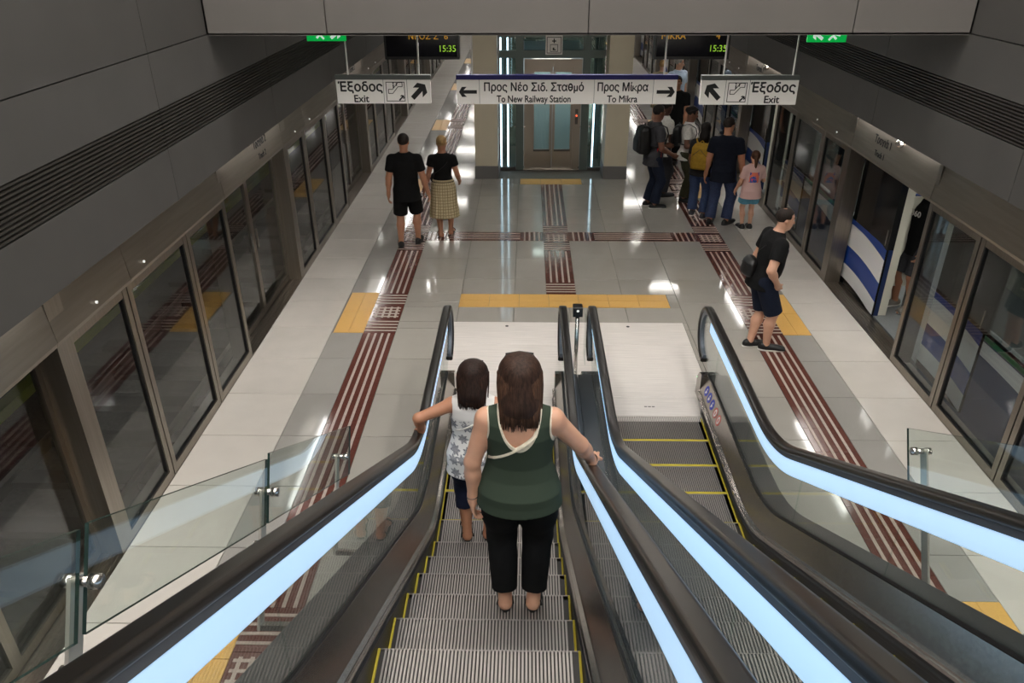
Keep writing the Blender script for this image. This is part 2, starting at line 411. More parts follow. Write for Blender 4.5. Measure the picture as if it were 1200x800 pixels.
# ------------------------------------------------------------------ bulkhead walls with panels and louvres, fascia, ceiling, void
YJ = [.51 + 2.98 * k for k in range(-3, 16)]
def bulkhead(nm, x, s):
    """s = direction from the face into the wall"""
    xs = lambda a, b: sorted((x + s * a, x + s * b))
    wl = obj('wall_' + nm, MB().box(*xs(.03, .1), -7, YEND, 2.45, 3.6).box(*xs(.03, .2), -7, FY + .1, 3.6, 8.2), 'panel_gap'); wl['kind'] = 'structure'
    g = .004
    for i in range(len(YJ) - 1):
        y0, y1 = YJ[i], YJ[i + 1]
        if y0 > YEND - 3: break
        y0 = max(y0, -7)
        for (z0, z1) in ((2.35, 2.795), (3.125, 3.556), (3.566, 5.3), (5.31, 8.2)):
            ya, yb = y0, y1
            if z0 > 3.5:
                if ya > FY: continue
                yb = min(yb, FY)
            if z0 < 2.4: obj('panel', MB().box(*xs(0, .03), ya + g, yb - g, z0, z1).box(*xs(.005, .06), ya + g, yb - g, z0, z0 + .02), 'panel_dark', wl)
            else: obj('panel', MB().box(*xs(0, .03), ya + g, yb - g, z0, z1), 'panel_dark', wl)
        if y0 < 24:
            ns = 11; p = (3.12 - 2.80) / ns
            for k in range(ns):
                zc = 2.80 + (k + .5) * p
                mb = MB(); a = [(0, -.006), (0, .006), (.026, .012), (.026, .002)]
                mb.poly([(x + s * q, zc + r_) for q, r_ in a], lambda aa, bb, t: (aa, t, bb), y0 + g, y1 - g)
                obj('slat', mb, 'slat', wl)
        else:
            mb = MB()
            for k in range(11): zc = 2.80 + (k + .5) * .029; mb.box(*xs(0, .02), y0 + g, y1 - g, zc - .006, zc + .006)
            obj('far_slats', mb, 'slat', wl)['kind'] = 'stuff'
    # soffit that closes the bulkhead towards the screens
    xe = XL - .25 if s < 0 else XR + .25
    so = obj('trim_1' if s < 0 else 'trim_2', MB().box(*sorted((x + s * .03, xe)), -7, YEND, 2.42, 2.5), 'panel_dark'); so['kind'] = 'structure'
bulkhead('left', WL, -1); bulkhead('right', WR, 1)
fs = obj('wall_fascia', MB().box(WL, WR, FY + .03, FY + .3, 3.56, 8.2), 'panel_gap'); fs['kind'] = 'structure'
jx = [WL + .012, -2.37, .10, 2.57, WR - .012]
for i in range(4):
    a, b = jx[i] + .005, jx[i + 1] - .005
    obj('panel', MB().box(a, b, FY, FY + .03, 3.555, 5.0).box(a, b, FY, FY + .2, 3.55, 3.57), 'panel_fascia', fs)
    obj('panel', MB().box(a, b, FY, FY + .03, 5.01, 8.2), 'panel_fascia', fs)
ce = obj('ceiling', MB().box(WL - .2, WR + .2, FY + .2, YEND, 3.58, 3.7), 'ceiling_grey'); ce['kind'] = 'structure'
cv = obj('ceiling_void', MB().box(WL - .2, WR + .2, -7, FY + .3, 8.2, 8.4), 'white_paint'); cv['kind'] = 'structure'
bk = obj('wall_back', MB().box(WL - .2, WR + .2, -7.2, -7, -1, 8.4), 'panel_dark'); bk['kind'] = 'structure'
en = obj('wall_end', MB().box(-8, 8, YEND, YEND + .2, -1.4, 4), 'panel_dark'); en['kind'] = 'structure'
ORDL = ['beside the viewer', 'nearest ahead', 'second ahead', 'third ahead', 'fourth ahead', 'fifth ahead', 'sixth ahead', 'seventh ahead', 'last visible']
# luminaires: ceiling bars (two near rows added as fill), door lights in the soffit, high bay panels over the escalator void
def lum_mesh(name, w_, l_, m):
    mb = MB(); mb.box(-w_ / 2, w_ / 2, -l_ / 2, l_ / 2, .0, .03)
    h = MB(); g_ = .012 if w_ < .1 else .03; h.box(-w_ / 2 - g_, w_ / 2 + g_, -l_ / 2 - .03, l_ / 2 + .03, .015, .06)
    return mb.mesh('diffuser', m), h.mesh('housing', 'sign_grey')
def luminaire(name, loc, meshes, label, group):
    t = empty(name, loc, label, 'light', group); lobj('diffuser', meshes[0], t); lobj('housing', meshes[1], t); return t
lm = lum_mesh('c', .9, .12, 'lamp_ceiling_or_fill')
for x, wh in ((-1.3, 'left'), (.1, 'middle'), (1.5, 'right')):  # added fill row, out of view, brightening the mid-floor and pillar fronts
    luminaire('ceiling_light', (x, 8.8, 3.52), lm, 'added slim fill light bar hidden behind the fascia, %s one of three' % wh, 'ceiling light bars')
for x, wh in ((-1.2, 'left'), (1.4, 'right')):  # invented second row, put in to lift the brightness of the pillars
    luminaire('ceiling_light', (x, 12.3, 3.52), lm, 'added slim fill light bar before the lift, %s one of two' % wh, 'ceiling light bars')
for k in range(9):
    y = 17.9 + k * 3.4
    for x, wh in ((-2.9, 'left'), (3.05, 'right')):
        luminaire('ceiling_light', (x, y, 3.52), lm, 'slim crosswise ceiling light bar along the far %s side of the platform' % wh, 'ceiling light bars')
ld = lum_mesh('d', .085, 2.1, 'lamp_door')
for k in range(-1, 7):
    y = B0 + FLUSH + (BAY - FLUSH) / 2 + k * BAY
    for x, sd in ((-3.59, 'left'), (3.735, 'right')):
        luminaire('door_light', (x, y, 2.355), ld, 'slim linear soffit light above the %s platform doorway, %s' % (sd, ORDL[k + 1]), 'door lights')
lv = lum_mesh('v', .5, 2.4, 'lamp_void')
for x, c_ in ((-2.3, 'left row'), (0, 'middle row'), (2.4, 'right row')):
    for y, r_ in ((-4.6, 'rearmost'), (-1, 'third from the fascia'), (2.6, 'second from the fascia'), (6.0, 'next to the fascia')): luminaire('high_ceiling_light', (x, y, 8.12), lv, 'long light panel on the high ceiling, %s, %s' % (c_, r_), 'high ceiling lights')

# ------------------------------------------------------------------ platform screens: one flush stretch + one doorway per bay and side
def build_flush(s, X):
    """s=-1 left, +1 right (towards the track); origin at (X,0,0), stretch runs y 0..FLUSH"""
    o = []
    bx = lambda mb, d0, d1, y0, y1, z0, z1: mb.box(*sorted((s * d0, s * d1)), y0, y1, z0, z1)
    post = MB(); bx(post, 0, .21, 0, .19, 0, 2.42); o.append(('post', post, 'steel', None))
    post = MB(); bx(post, 0, .21, FLUSH - .07, FLUSH, 0, 2.42); o.append(('post', post, 'steel', None))
    for ym in (1.03, 2.25):
        for d in (-.075, .008):
            mb = MB(); bx(mb, .0, .055, ym + d, ym + d + .067, .0, 1.9); o.append(('mullion', mb, 'steel', None))
        mb = MB(); bx(mb, .02, .05, ym - .01, ym + .01, 0, 1.9); o.append(('gasket', mb, 'black', None))
    for (a, b) in ((.19, .955), (1.105, 2.175), (2.325, FLUSH - .07)):
        mb = MB(); bx(mb, .0, .055, a, b, .0, .09); o.append(('bottom_rail', mb, 'steel', None))
        mb = MB(); bx(mb, .004, .05, a, b, 1.83, 1.9); o.append(('top_rail', mb, 'steel', None))
        mb = MB(); bx(mb, .024, .032, a, b, .09, 1.84); o.append(('pane', mb, 'glass_screen', None))
        mb = MB(); bx(mb, .012, .046, a, a + .012, .09, 1.84); bx(mb, .012, .046, b - .012, b, .09, 1.84); bx(mb, .012, .046, a + .012, b - .012, .09, .1); o.append(('gasket', mb, 'black', None))
    for (a, b) in ((0, 1.1), (1.1, FLUSH)):
        mb = MB(); mb.poly([(s * .0, 1.895), (s * -.015, 1.93), (s * .03, 2.42), (s * .2, 2.42), (s * .2, 1.895)], lambda p, q, t: (p, t, q), a + .003, b - .003)
        o.append(('header_panel', mb, 'steel_header', None))
    for yy in (.55, 1.35):
        mb = MB(); mb.cyl((s * -.018, yy, 1.985), .011, .012, 'x', 10); o.append(('indicator', mb, 'dot_white', None))
    return o
def build_door(s, X, open_):
    o = []; D = BAY - FLUSH
    bx = lambda mb, d0, d1, y0, y1, z0, z1: mb.box(*sorted((s * d0, s * d1)), y0, y1, z0, z1)
    sill = MB(); bx(sill, .0, .24, 0, D, -.03, .004)
    for k in range(5): bx(sill, .03 + k * .035, .045 + k * .035, 0, D, .004, .009)
    o.append(('sill', sill, 'steel', None))
    mb = MB(); mb.poly([(s * .0, 1.895), (s * -.015, 1.93), (s * .03, 2.42), (s * .2, 2.42), (s * .2, 1.895)], lambda p, q, t: (p, t, q), .003, D - .003)
    o.append(('header_panel', mb, 'steel_header', None))
    halves = ((0, D / 2), (D / 2, D))
    if not open_:
        for i, (a, b) in enumerate(halves):
            fr = MB(); w_ = .05
            bx(fr, .17, .215, a, a + w_, .02, 1.9); bx(fr, .17, .215, b - w_, b, .02, 1.9); bx(fr, .17, .215, a + w_, b - w_, .02, .1); bx(fr, .17, .215, a + w_, b - w_, 1.84, 1.9)
            pn = MB(); bx(pn, .187, .197, a + w_, b - w_, .1, 1.84)
            hd = MB(); yh = b - .09 if i == 0 else a + .09; bx(hd, .15, .17, yh - .012, yh + .012, .9, 1.15)
            o.append(('door_leaf', fr, 'steel', [('pane', pn, 'glass_screen'), ('handle', hd, 'steel_bright')]))
    mb = MB(); mb.sphere((s * .0, D * .42, 2.28), (.055, .055, .05), 12, 8); o.append(('speaker_dome', mb, 'steel_bright', None))
    return o
def place(name, spec, loc, label, cat, group):
    t = empty(name, loc, label, cat, group); off = Vector(loc)
    for nm, mb, m, subs in spec:
        ob = lobj(nm, mb.mesh(nm, m), t)
        for q in (subs or []): lobj(q[0], q[1].mesh(q[0], q[2]), ob)
    return t
ORD2 = ORDL
for s, X, side in ((-1, XL, 'left'), (1, XR, 'right')):
    pf = pd = None
    for i, k in enumerate(range(-1, 8)):
        y = B0 + k * BAY; lab = 'steel framed three pane glass screen along the %s platform edge, %s' % (side, ORD2[i])
        lab2 = ('steel framed sliding glass platform doors at the left edge, ' if s < 0 else 'open doorway with steel sill and header at the right platform edge, ') + ORD2[i]
        if pf is None:
            pf = place('platform_screen', build_flush(s, X), (X, y, 0), lab, 'glass screen', '%s platform screens' % side)
            pd = place('platform_doorway', build_door(s, X, s > 0), (X, y + FLUSH, 0), lab2, 'platform door', '%s platform doorways' % side)
            f, d = pf, pd
        else:
            f = copy_tree(pf); f.location = (X, y, 0); f['label'] = lab
            d = copy_tree(pd); d.location = (X, y + FLUSH, 0); d['label'] = lab2
        yt = y + FLUSH + (BAY - FLUSH) * .62
        if k < 4:
            rot = (PI / 2, 0, PI / 2) if s < 0 else (PI / 2, 0, -PI / 2)
            hx = lambda z: X + s * (-.0175 + (z - 1.93) * .092)
            lettering(d, 'Τροχιά ' + ('2' if s < 0 else '1'), hx(2.18), yt, 2.18, .13, 'ink', .002, .9, rot=rot)
            lettering(d, 'Track ' + ('2' if s < 0 else '1'), hx(2.03), yt, 2.03, .10, 'ink', .001, .9, rot=rot)

# ------------------------------------------------------------------ escalators
SL = math.tan(math.radians(30)); ZC = 2.81
Y_A, Y_B = ZC / SL + .40, ZC / SL - .40 * math.cos(math.radians(30))
RA = .40 / math.tan(math.radians(15))
def zb(y):
    """height of the step line"""
    if y >= Y_A: return 0.0
    if y <= Y_B: return ZC - SL * y
    return RA - math.sqrt(max(RA * RA - (Y_A - y) ** 2, 0))
YTOP = -1.9; YDECK = 6.95; RH = .93
def ysamples(a, b):
    pts = [a]
    for y in np.linspace(Y_B, Y_A, 10):
        if a < y < b: pts.append(float(y))
    return pts + [b]
def vsweep(mb, prof, ys, x0=0, s=1):
    """prof = closed outline [(dx, dz)] carried along the step line"""
    n = len(prof); o = len(mb.v)
    for y in ys:
        for dx, dz in prof: mb.v.append((x0 + s * dx, y, zb(y) + dz))
    for i in range(len(ys) - 1):
        for k in range(n):
            k2 = (k + 1) % n; mb.f.append((o + i * n + k, o + i * n + k2, o + (i + 1) * n + k2, o + (i + 1) * n + k)); mb.mi.append(mb.cur)
    mb.f.append(tuple(o + k for k in range(n))); mb.mi.append(mb.cur)
    e = o + (len(ys) - 1) * n; mb.f.append(tuple(e + k for k in range(n))[::-1]); mb.mi.append(mb.cur); return mb
NC, NR = (7.22, RH - .29), .29
def rail_path(end=-95):
    p = [(y, zb(y) + RH) for y in ysamples(YTOP, NC[0])]
    for a in range(80, end - 1, -10): p.append((NC[0] + NR * math.cos(math.radians(a)), NC[1] + NR * math.sin(math.radians(a))))
    return p
def nsweep(mb, prof, path, x0):
    n = len(prof); o = len(mb.v)
    for i, (y, z) in enumerate(path):
        a = path[max(i - 1, 0)]; b = path[min(i + 1, len(path) - 1)]
        ty, tz = b[0] - a[0], b[1] - a[1]; l = math.hypot(ty, tz); ny, nz = -tz / l, ty / l
        for dx, dn in prof: mb.v.append((x0 + dx, y + ny * dn, z + nz * dn))
    for i in range(len(path) - 1):
        for k in range(n):
            k2 = (k + 1) % n; mb.f.append((o + i * n + k, o + i * n + k2, o + (i + 1) * n + k2, o + (i + 1) * n + k)); mb.mi.append(mb.cur)
    mb.f.append(tuple(o + k for k in range(n))); mb.mi.append(mb.cur)
    e = o + (len(path) - 1) * n; mb.f.append(tuple(e + k for k in range(n))[::-1]); mb.mi.append(mb.cur); return mb
def rrect(w_, h0, h1, r=.012, m=3):
    out = []
    for cx, cz, a0 in ((w_ / 2 - r, h1 - r, 0), (-w_ / 2 + r, h1 - r, 90), (-w_ / 2 + r, h0 + r, 180), (w_ / 2 - r, h0 + r, 270)):
        for k in range(m + 1):
            a = math.radians(a0 + 90 * k / m); out.append((cx + r * math.cos(a), cz + r * math.sin(a)))
    return out
def step_mesh():
    mb = MB(); hw = .5; dp = .398; pitch = .0182; n = int(2 * (hw - .03) / pitch); x0 = -n * pitch / 2
    mb.cur = 1; mb.box(-hw, hw, -dp, 0, -.05, -.009); mb.box(-hw, hw, -.03, -.006, -.26, -.009)
    mb.cur = 0
    for i in range(n):
        a = x0 + i * pitch; mb.box(a, a + .0098, -dp + .032, 0, -.009, 0); mb.box(a, a + .0098, -.006, .001, -.25, -.004)
    mb.box(-hw, hw, -.004, .0, -.008, -.001)
    mb.cur = 2; mb.box(-hw, hw, -dp, -dp + .03, -.009, 0); mb.box(-hw, -hw + .012, -dp, 0, -.009, .001); mb.box(hw - .012, hw, -dp, 0, -.009, .001)
    return mb.mesh('step', ['step_metal', 'step_groove', 'brush_yellow'])
STEP = step_mesh(); Y0 = 2.62
def sector(cy, cz, r, a0, a1, n=12): return [(cy + r * math.cos(math.radians(a0 + (a1 - a0) * k / n)), cz + r * math.sin(math.radians(a0 + (a1 - a0) * k / n))) for k in range(n + 1)]
def escalator(cx, label, outs, xl, xr, green):
    t = empty('escalator', (cx, 6.6, 0), label, 'escalator')
    k = -9
    while True:
        y = Y0 + .4 * k; k += 1
        if y > 6.63: break
        # a tread stays level; its height follows the step line at its front edge
        lobj('step', STEP, t, (0, y - 6.6, max(zb(y), 0) - (0.0 if zb(y) > .02 else .003)))
    pa = rail_path()
    glass_j = [YTOP, -.6, .62, 1.84, 3.06, 4.28, 5.5]
    for s in (-1, 1):
        gx = cx + s * .61; out = outs[0] if s < 0 else outs[1]
        obj('handrail', nsweep(MB(), rrect(.082, -.026, .026, .020, 4), pa, gx), 'rubber', t, True)
        obj('rail_profile', nsweep(MB(), [(-.020, -.062), (.020, -.062), (.026, -.018), (-.026, -.018)], pa, gx), 'alu_grey', t)
        lp = [(y, zb(y) + RH) for y in ysamples(YTOP, NC[0] - .12)]
        obj('light_strip', nsweep(MB(), rrect(.030, -.185, -.062, .010, 2), lp, gx), 'led', t, True)
        # glass panes, then the rounded end pane
        for i in range(len(glass_j)):
            a = glass_j[i]; b = glass_j[i + 1] if i + 1 < len(glass_j) else 6.72
            mb = MB(); o_ = .002; vs = []; ys = ysamples(a + o_, b - o_)
            for y in ys:
                for dx in (-.006, .006):
                    for dz in (.325, RH - .15): vs.append((gx + dx, y, zb(y) + dz))
            fs_ = []
            for q in range(len(ys) - 1):
                A, B = q * 4, q * 4 + 4
                fs_ += [(A, A + 1, B + 1, B), (A + 2, B + 2, B + 3, A + 3), (A + 1, A + 3, B + 3, B + 1), (A, B, B + 2, A + 2)]
            e = (len(ys) - 1) * 4; fs_ += [(0, 2, 3, 1), (e, e + 1, e + 3, e + 2)]
            obj('glass_pane', mb.add(vs, fs_), 'glass_clear', t)
        out2 = [(6.722, .325), (6.95, .325)] + sector(NC[0], NC[1], NR - .06, -88, 88, 10) + [(6.722, RH - .065)]
        obj('glass_pane', MB().poly(out2, lambda a, b, q: (gx + q, a, b), -.006, .006), 'glass_clear', t)
        ys = ysamples(YTOP, YDECK)
        pr = [(.506, .10), (.506, .135), (.530, .142), (.592, .318), (.602, .325), (.618, .325), (.618, .10)]
        obj('inner_deck', vsweep(MB(), pr, ys, cx, s), 'deck_steel', t)
        obj('gasket', vsweep(MB(), [(.592, .323), (.592, .345), (.603, .345), (.603, .323)], ys, cx, s), 'black', t)
        obj('outer_deck', vsweep(MB(), [(.619, .10), (.619, .325), (out, .318), (out, .10)], ys, cx, s), 'outer_deck', t)
        obj('skirt', vsweep(MB(), [(.503, -.20), (.503, .10), (.512, .10), (.512, -.20)], ysamples(YTOP, 6.70), cx, s), 'skirt', t)
        obj('skirt_brush', vsweep(MB(), [(.492, .045), (.492, .065), (.503, .075), (.503, .035)], ysamples(YTOP, 6.62), cx, s), 'black', t)
        obj('ledge', vsweep(MB(), [(.497, .098), (.497, .118), (.514, .128), (.514, .098)], ysamples(YTOP, 6.80), cx, s), 'deck_steel', t)
        # end cap of the deck under the newel
        cap = [(YDECK, .0), (YDECK, .325), (YDECK + .10, .30), (YDECK + .17, .22), (YDECK + .19, .0)]
        obj('newel_base', MB().poly(cap, lambda a, b, q: (cx + s * q, a, b), .53, min(out, .72)), 'deck_steel', t)
        lampm = 'green_led' if green else 'red_led'
        obj('signal_lamp', MB().cyl((cx + s * .545, YDECK + .165, .20), .016, .012, 'y', 10), lampm, t)
        # side cladding down to the floor
        cl = MB(); yy = ysamples(YTOP, YDECK)
        cl.poly([(y, zb(y) + .12) for y in yy] + [(YDECK, -.001), (YTOP, -.001)], lambda a, b, q: (cx + s * q, a, b), out - .02, out - .004)
        obj('side_cladding', cl, 'outer_deck', t)
    # landing: comb plate and floor plates
    obj('comb_plate', MB().bbox(cx - .50, cx + .50, 6.66, 7.02, -.02, .004), 'plate', t)
    cb = MB()
    for i in range(54): cb.box(cx - .49 + i * .0182, cx - .49 + i * .0182 + .008, 6.56, 6.66, -.006, .006)
    obj('comb_teeth', cb, 'plate', t)
    obj('comb_mark', MB().box(cx - .06, cx - .03, 6.82, 6.835, .004, .0046).box(cx - .02, cx + .01, 6.82, 6.835, .004, .0046).box(cx + .02, cx + .05, 6.82, 6.835, .004, .0046), 'ink', t)
    obj('landing_plate', MB().bbox(xl, xr, 7.024, 8.20, -.02, .003), 'plate', t)
    obj('landing_plate', MB().bbox(xl, xr, 8.204, 8.795, -.02, .003), 'plate', t)
    obj('side_plate', MB().box(xl, cx - .50, 6.5, 7.02, -.02, .003), 'plate', t); obj('side_plate', MB().box(cx + .50, xr, 6.5, 7.02, -.02, .003), 'plate', t)
    obj('plate_lock', MB().cyl((cx - .02, 8.68, .002), .022, .002, 'z', 12), 'ink', t)
    return t
CX1, CX2 = -.69, .84
e1 = escalator(CX1, 'left escalator that two women are riding down', (.80, .762), -1.46, .0745, False)
e2 = escalator(CX2, 'empty right escalator with yellow edged steps', (.762, .80), .0755, 1.53, True)
# safety stickers on the right escalator's deck
for i, (y, m) in enumerate(((6.78, 'sticker_blue'), (6.65, 'sticker_blue'), (6.52, 'sticker_blue'), (6.37, 'sticker_red'), (6.24, 'sticker_red'))):
    a = Vector((.062, 0, .176)).normalized(); nrm = Vector((-.176, 0, .062)).normalized(); c = Vector((CX2 + .561, y, .230)) + nrm * .0012
    mb = MB(); q = []
    for k in range(20): an = 2 * PI * k / 20; q.append(c + a * math.cos(an) * .055 + Vector((0, 1, 0)) * math.sin(an) * .055)
    mb.add(q, [tuple(range(20))])
    mb.cur = 1; c2 = c + nrm * .0008
    if m == 'sticker_blue':
        for (u, v, w_, h_) in ((-.012, 0, .012, .018), (.018, 0, .010, .010), (-.03, .012, .006, .006)):
            mb.add([c2 + a * (u - w_) + Vector((0, v - h_, 0)), c2 + a * (u + w_) + Vector((0, v - h_, 0)), c2 + a * (u + w_) + Vector((0, v + h_, 0)), c2 + a * (u - w_) + Vector((0, v + h_, 0))], [(0, 1, 2, 3)])
    else:
        q = [c2 + a * math.cos(2 * PI * k / 16) * .040 + Vector((0, 1, 0)) * math.sin(2 * PI * k / 16) * .030 for k in range(16)]; mb.add(q, [tuple(range(16))])
        mb.cur = 0; q = [c2 + nrm * .0006 + a * math.cos(2 * PI * k / 10) * .022 + Vector((0, 1, 0)) * math.sin(2 * PI * k / 10) * .014 for k in range(10)]; mb.add(q, [tuple(range(10))])
    obj('sticker', mb, [m, 'white_paint'], e2)
# sensor post between the newels
sp = empty('sensor_post', (.075, 7.3, 0), 'slim steel post with black sensor box between the two escalators', 'post')
obj('pole', MB().cyl((.075, 7.3, .0), .022, .84, 'z', 14), 'steel_bright', sp, True)
obj('base_plate', MB().bbox(.02, .13, 7.24, 7.36, 0, .012), 'steel_bright', sp)
obj('sensor_box', MB().bbox(.025, .125, 7.25, 7.36, .84, .95, .01), 'black', sp)
obj('lens', MB().cyl((.075, 7.249, .91), .014, .004, 'y', 10), 'dot_white', sp)
obj('acrylic_shield', MB().box(-.02, -.012, 7.18, 7.42, .30, .82).box(.162, .17, 7.18, 7.42, .30, .82), 'glass_clear', sp)
# glass side barriers carried on steel arms, square to the slope
def IP(x, y, n):
    """point n metres square off the handrail line, reached from rail point y"""
    return Vector((x, y + n * .5, ZC + RH - SL * y + n * .866))
def islab(mb, x0, x1, ya, yb, n0, n1):
    vs = [IP(x, y, n) for n in (n0, n1) for y in (ya, yb) for x in (x0, x1)]
    return mb.add(vs, [(0, 2, 3, 1), (4, 5, 7, 6), (0, 1, 5, 4), (2, 6, 7, 3), (0, 4, 6, 2), (1, 3, 7, 5)])
def barrier(x, xin, panels, posts, label, nt_=.085):
    t = empty('glass_barrier', (x, panels[-1][1], 0), label, 'barrier'); s = 1 if x > 0 else -1
    for a, b, n0, n1 in panels:
        mb = islab(MB(), x - .006, x + .006, a, b, n0, n1); mb.mi = [1, 1, 1, 1, 0, 0]; obj('glass_pane', mb, ['glass_clear', 'glass_edge'], t)
    for y in posts:
        p = obj('post', islab(MB(), x + s * .012, x + s * .024, y - .03, y + .03, -.68, nt_ + .015), 'post_steel', t)
        for n in (nt_, -.28):
            c = IP(x, y, n); mb = MB(); mb.cyl((c.x - s * .03, c.y, c.z), .016, s * .06, 'x', 12); mb.cyl((c.x - s * .055, c.y, c.z), .023, s * .03, 'x', 12); mb.cyl((c.x + s * .024, c.y, c.z), .02, s * .03, 'x', 12)
            obj('clamp', mb, 'steel_bright', p, True)
        arm = MB(); islab(arm, *sorted((xin, x + s * .024)), y - .028, y + .028, -.68, -.655); obj('arm', arm, 'steel_bright', p)
        for dx in (.02, .06):
            c = IP(xin + s * dx, y, -.65); obj('bolt', MB().cyl(c, .012, .014, 'z', 8), 'steel_bright', p)
barrier(-1.72, CX1 - .80, [(.0, 1.565, -.19, .125), (1.60, 2.915, -.18, .135), (2.945, 4.44, -.18, .16)], (1.585, 2.93, 4.20), 'clear glass side barrier on steel posts left of the escalators', -.025)
barrier(1.80, CX2 + .80, [(.9, 2.2, -.16, .24), (2.23, 3.70, -.16, .24)], (2.1, 3.57), 'clear glass side barrier on steel posts right of the escalators', .12)

# ------------------------------------------------------------------ lift and its pillars
for a, b, lab in ((-1.50, -1.05, 'beige square pillar with grey plinth at the left of the lift'), (1.07, 1.52, 'beige square pillar with grey plinth at the right of the lift')):
    t = empty('pillar', ((a + b) / 2, 15.5, 0), lab, 'pillar')
    obj('shaft', MB().bbox(a, b, 15.25, 15.85, .0, 3.579, .001), 'beige_paint', t); obj('plinth', MB().bbox(a - .012, b + .012, 15.235, 15.862, 0, .26, .01), 'plinth', t)
lf = empty('lift', (.03, 16.0, 0), 'glass lift shaft with steel doors standing between two beige pillars', 'lift')
GY = 15.92
for a, b in ((-.38, .035), (.045, .46)):
    d = obj('door_leaf', MB().box(a, a + .05, GY + .03, GY + .06, 0.01, 2.06).box(b - .05, b, GY + .03, GY + .06, 0.01, 2.06).box(a + .05, b - .05, GY + .03, GY + .06, 0.01, .42).box(a + .05, b - .05, GY + .03, GY + .06, 1.95, 2.06), 'lift_steel', lf)
    obj('door_pane', MB().box(a + .05, b - .05, GY + .062, GY + .07, .42, 1.95), 'glass_lift', d)
    obj('sash_bar', MB().box(a + .05, b - .05, GY + .018, GY + .026, 1.42, 1.445), 'steel_dark', d)
    obj('pane_trim', MB().box(a + .04, b - .04, GY + .02, GY + .03, .38, .42), 'steel_dark', d)
obj('door_frame', MB().box(-.53, -.38, GY - .03, GY + .1, .013, 2.06).box(.46, .61, GY - .03, GY + .1, .013, 2.06).box(-.53, .61, GY - .03, GY + .1, 2.06, 2.2), 'lift_steel', lf)
obj('call_panel', MB().box(.50, .56, GY - .042, GY - .03, .95, 1.25), 'steel_dark', lf); obj('call_button', MB().cyl((.53, GY - .052, 1.12), .018, .012, 'y', 10), 'red_led', lf)
obj('threshold', MB().box(-.53, .61, GY - .06, GY + .12, 0, .012), 'steel_bright', lf)
for xx in (-.62, .70):
    obj('corner_post', MB().box(xx - .075, xx + .075, GY - .02, GY + .10, 0, 3.579), 'lift_post', lf) if 'lift_post' in MATS else obj('corner_post', MB().box(xx - .075, xx + .075, GY - .02, GY + .10, 0, 3.579), (mat('lift_post', srgb(104, 116, 112), .35, .3), 'lift_post')[1], lf)
    for z in (.06, .9, 1.75, 2.6):
        for dx in (-.095, .095): obj('glass_clamp', MB().cyl((xx + dx, GY - .035, z), .014, .05, 'y', 10), 'steel_bright', lf)
for a, b in ((-1.02, -.70), (.78, 1.06)):
    obj('glass_panel', MB().box(a, b, GY + .02, GY + .035, .03, 3.57), 'glass_lift', lf)
    obj('base_channel', MB().box(a, b, GY - .04, GY + .08, 0, .06), 'steel_dark', lf)
obj('glass_panel', MB().box(-.53, .61, GY + .02, GY + .035, 2.36, 3.57), 'glass_lift', lf)
for y in (GY + .9, GY + 1.85):
    for xx in (-1.0, 1.05): obj('corner_post', MB().box(xx - .05, xx + .05, y, y + .1, 0, 3.579), 'lift_post', lf)
obj('glass_panel', MB().box(-1.02, -1.005, GY + .1, GY + 1.85, .03, 3.57), 'glass_lift', lf); obj('glass_panel', MB().box(1.045, 1.06, GY + .1, GY + 1.85, .03, 3.57), 'glass_lift', lf)
obj('glass_panel', MB().box(-.95, 1.0, GY + 1.9, GY + 1.915, .03, 3.57), 'glass_lift', lf)
obj('beam', MB().box(-1.02, 1.06, GY - .015, GY + .095, 2.22, 2.36), 'lift_post', lf); obj('beam', MB().box(-1.02, 1.06, GY - .01, GY + .1, 2.60, 2.66), 'lift_post', lf)
obj('car_wall', MB().box(-.55, .62, GY + 1.55, GY + 1.6, .02, 2.3).box(-.58, -.55, GY + .2, GY + 1.6, .02, 2.3).box(.62, .65, GY + .2, GY + 1.6, .02, 2.3).box(-.58, .65, GY + .2, GY + 1.6, 2.3, 2.35), 'car_panel', lf)
obj('car_lamp', MB().box(-.35, .42, GY + .4, GY + 1.3, 2.275, 2.3), 'lamp_train', lf); obj('car_floor', MB().box(-.55, .62, GY + .2, GY + 1.55, .0, .02), 'plinth', lf)
for xx in (-1.0, -.86): obj('led_strip', MB().box(xx - .016, xx + .016, GY + .05, GY + .075, .04, 3.57), 'lift_led', lf)
obj('led_strip', MB().box(.87, .90, GY + .05, GY + .075, .04, 1.45), 'lift_led', lf)
ls = empty('lift_sign', (.045, 15.86, 2.28), 'small white square lift pictogram sign above the lift doors', 'sign')
obj('plate', MB().bbox(-.12, .21, 15.85, 15.88, 2.29, 2.64), 'sign_white', ls)
def frame2(mb, x0, x1, z0, z1, y, t, d=.002):
    for a in ((x0, x1, z0, z0 + t), (x0, x1, z1 - t, z1), (x0, x0 + t, z0 + t, z1 - t), (x1 - t, x1, z0 + t, z1 - t)): mb.box(a[0], a[1], y - d, y, a[2], a[3])
    return mb
mb = frame2(MB(), -.095, .185, 2.315, 2.615, 15.85, .012); frame2(mb, -.03, .12, 2.345, 2.48, 15.85, .009)
mb.box(.035, .055, 15.848, 15.85, 2.50, 2.585); mb.box(.005, .085, 15.848, 15.85, 2.53, 2.55); mb.box(.02, .05, 15.848, 15.85, 2.37, 2.42); mb.box(.05, .08, 15.848, 15.85, 2.37, 2.39)
obj('pictogram', mb, 'ink', ls)

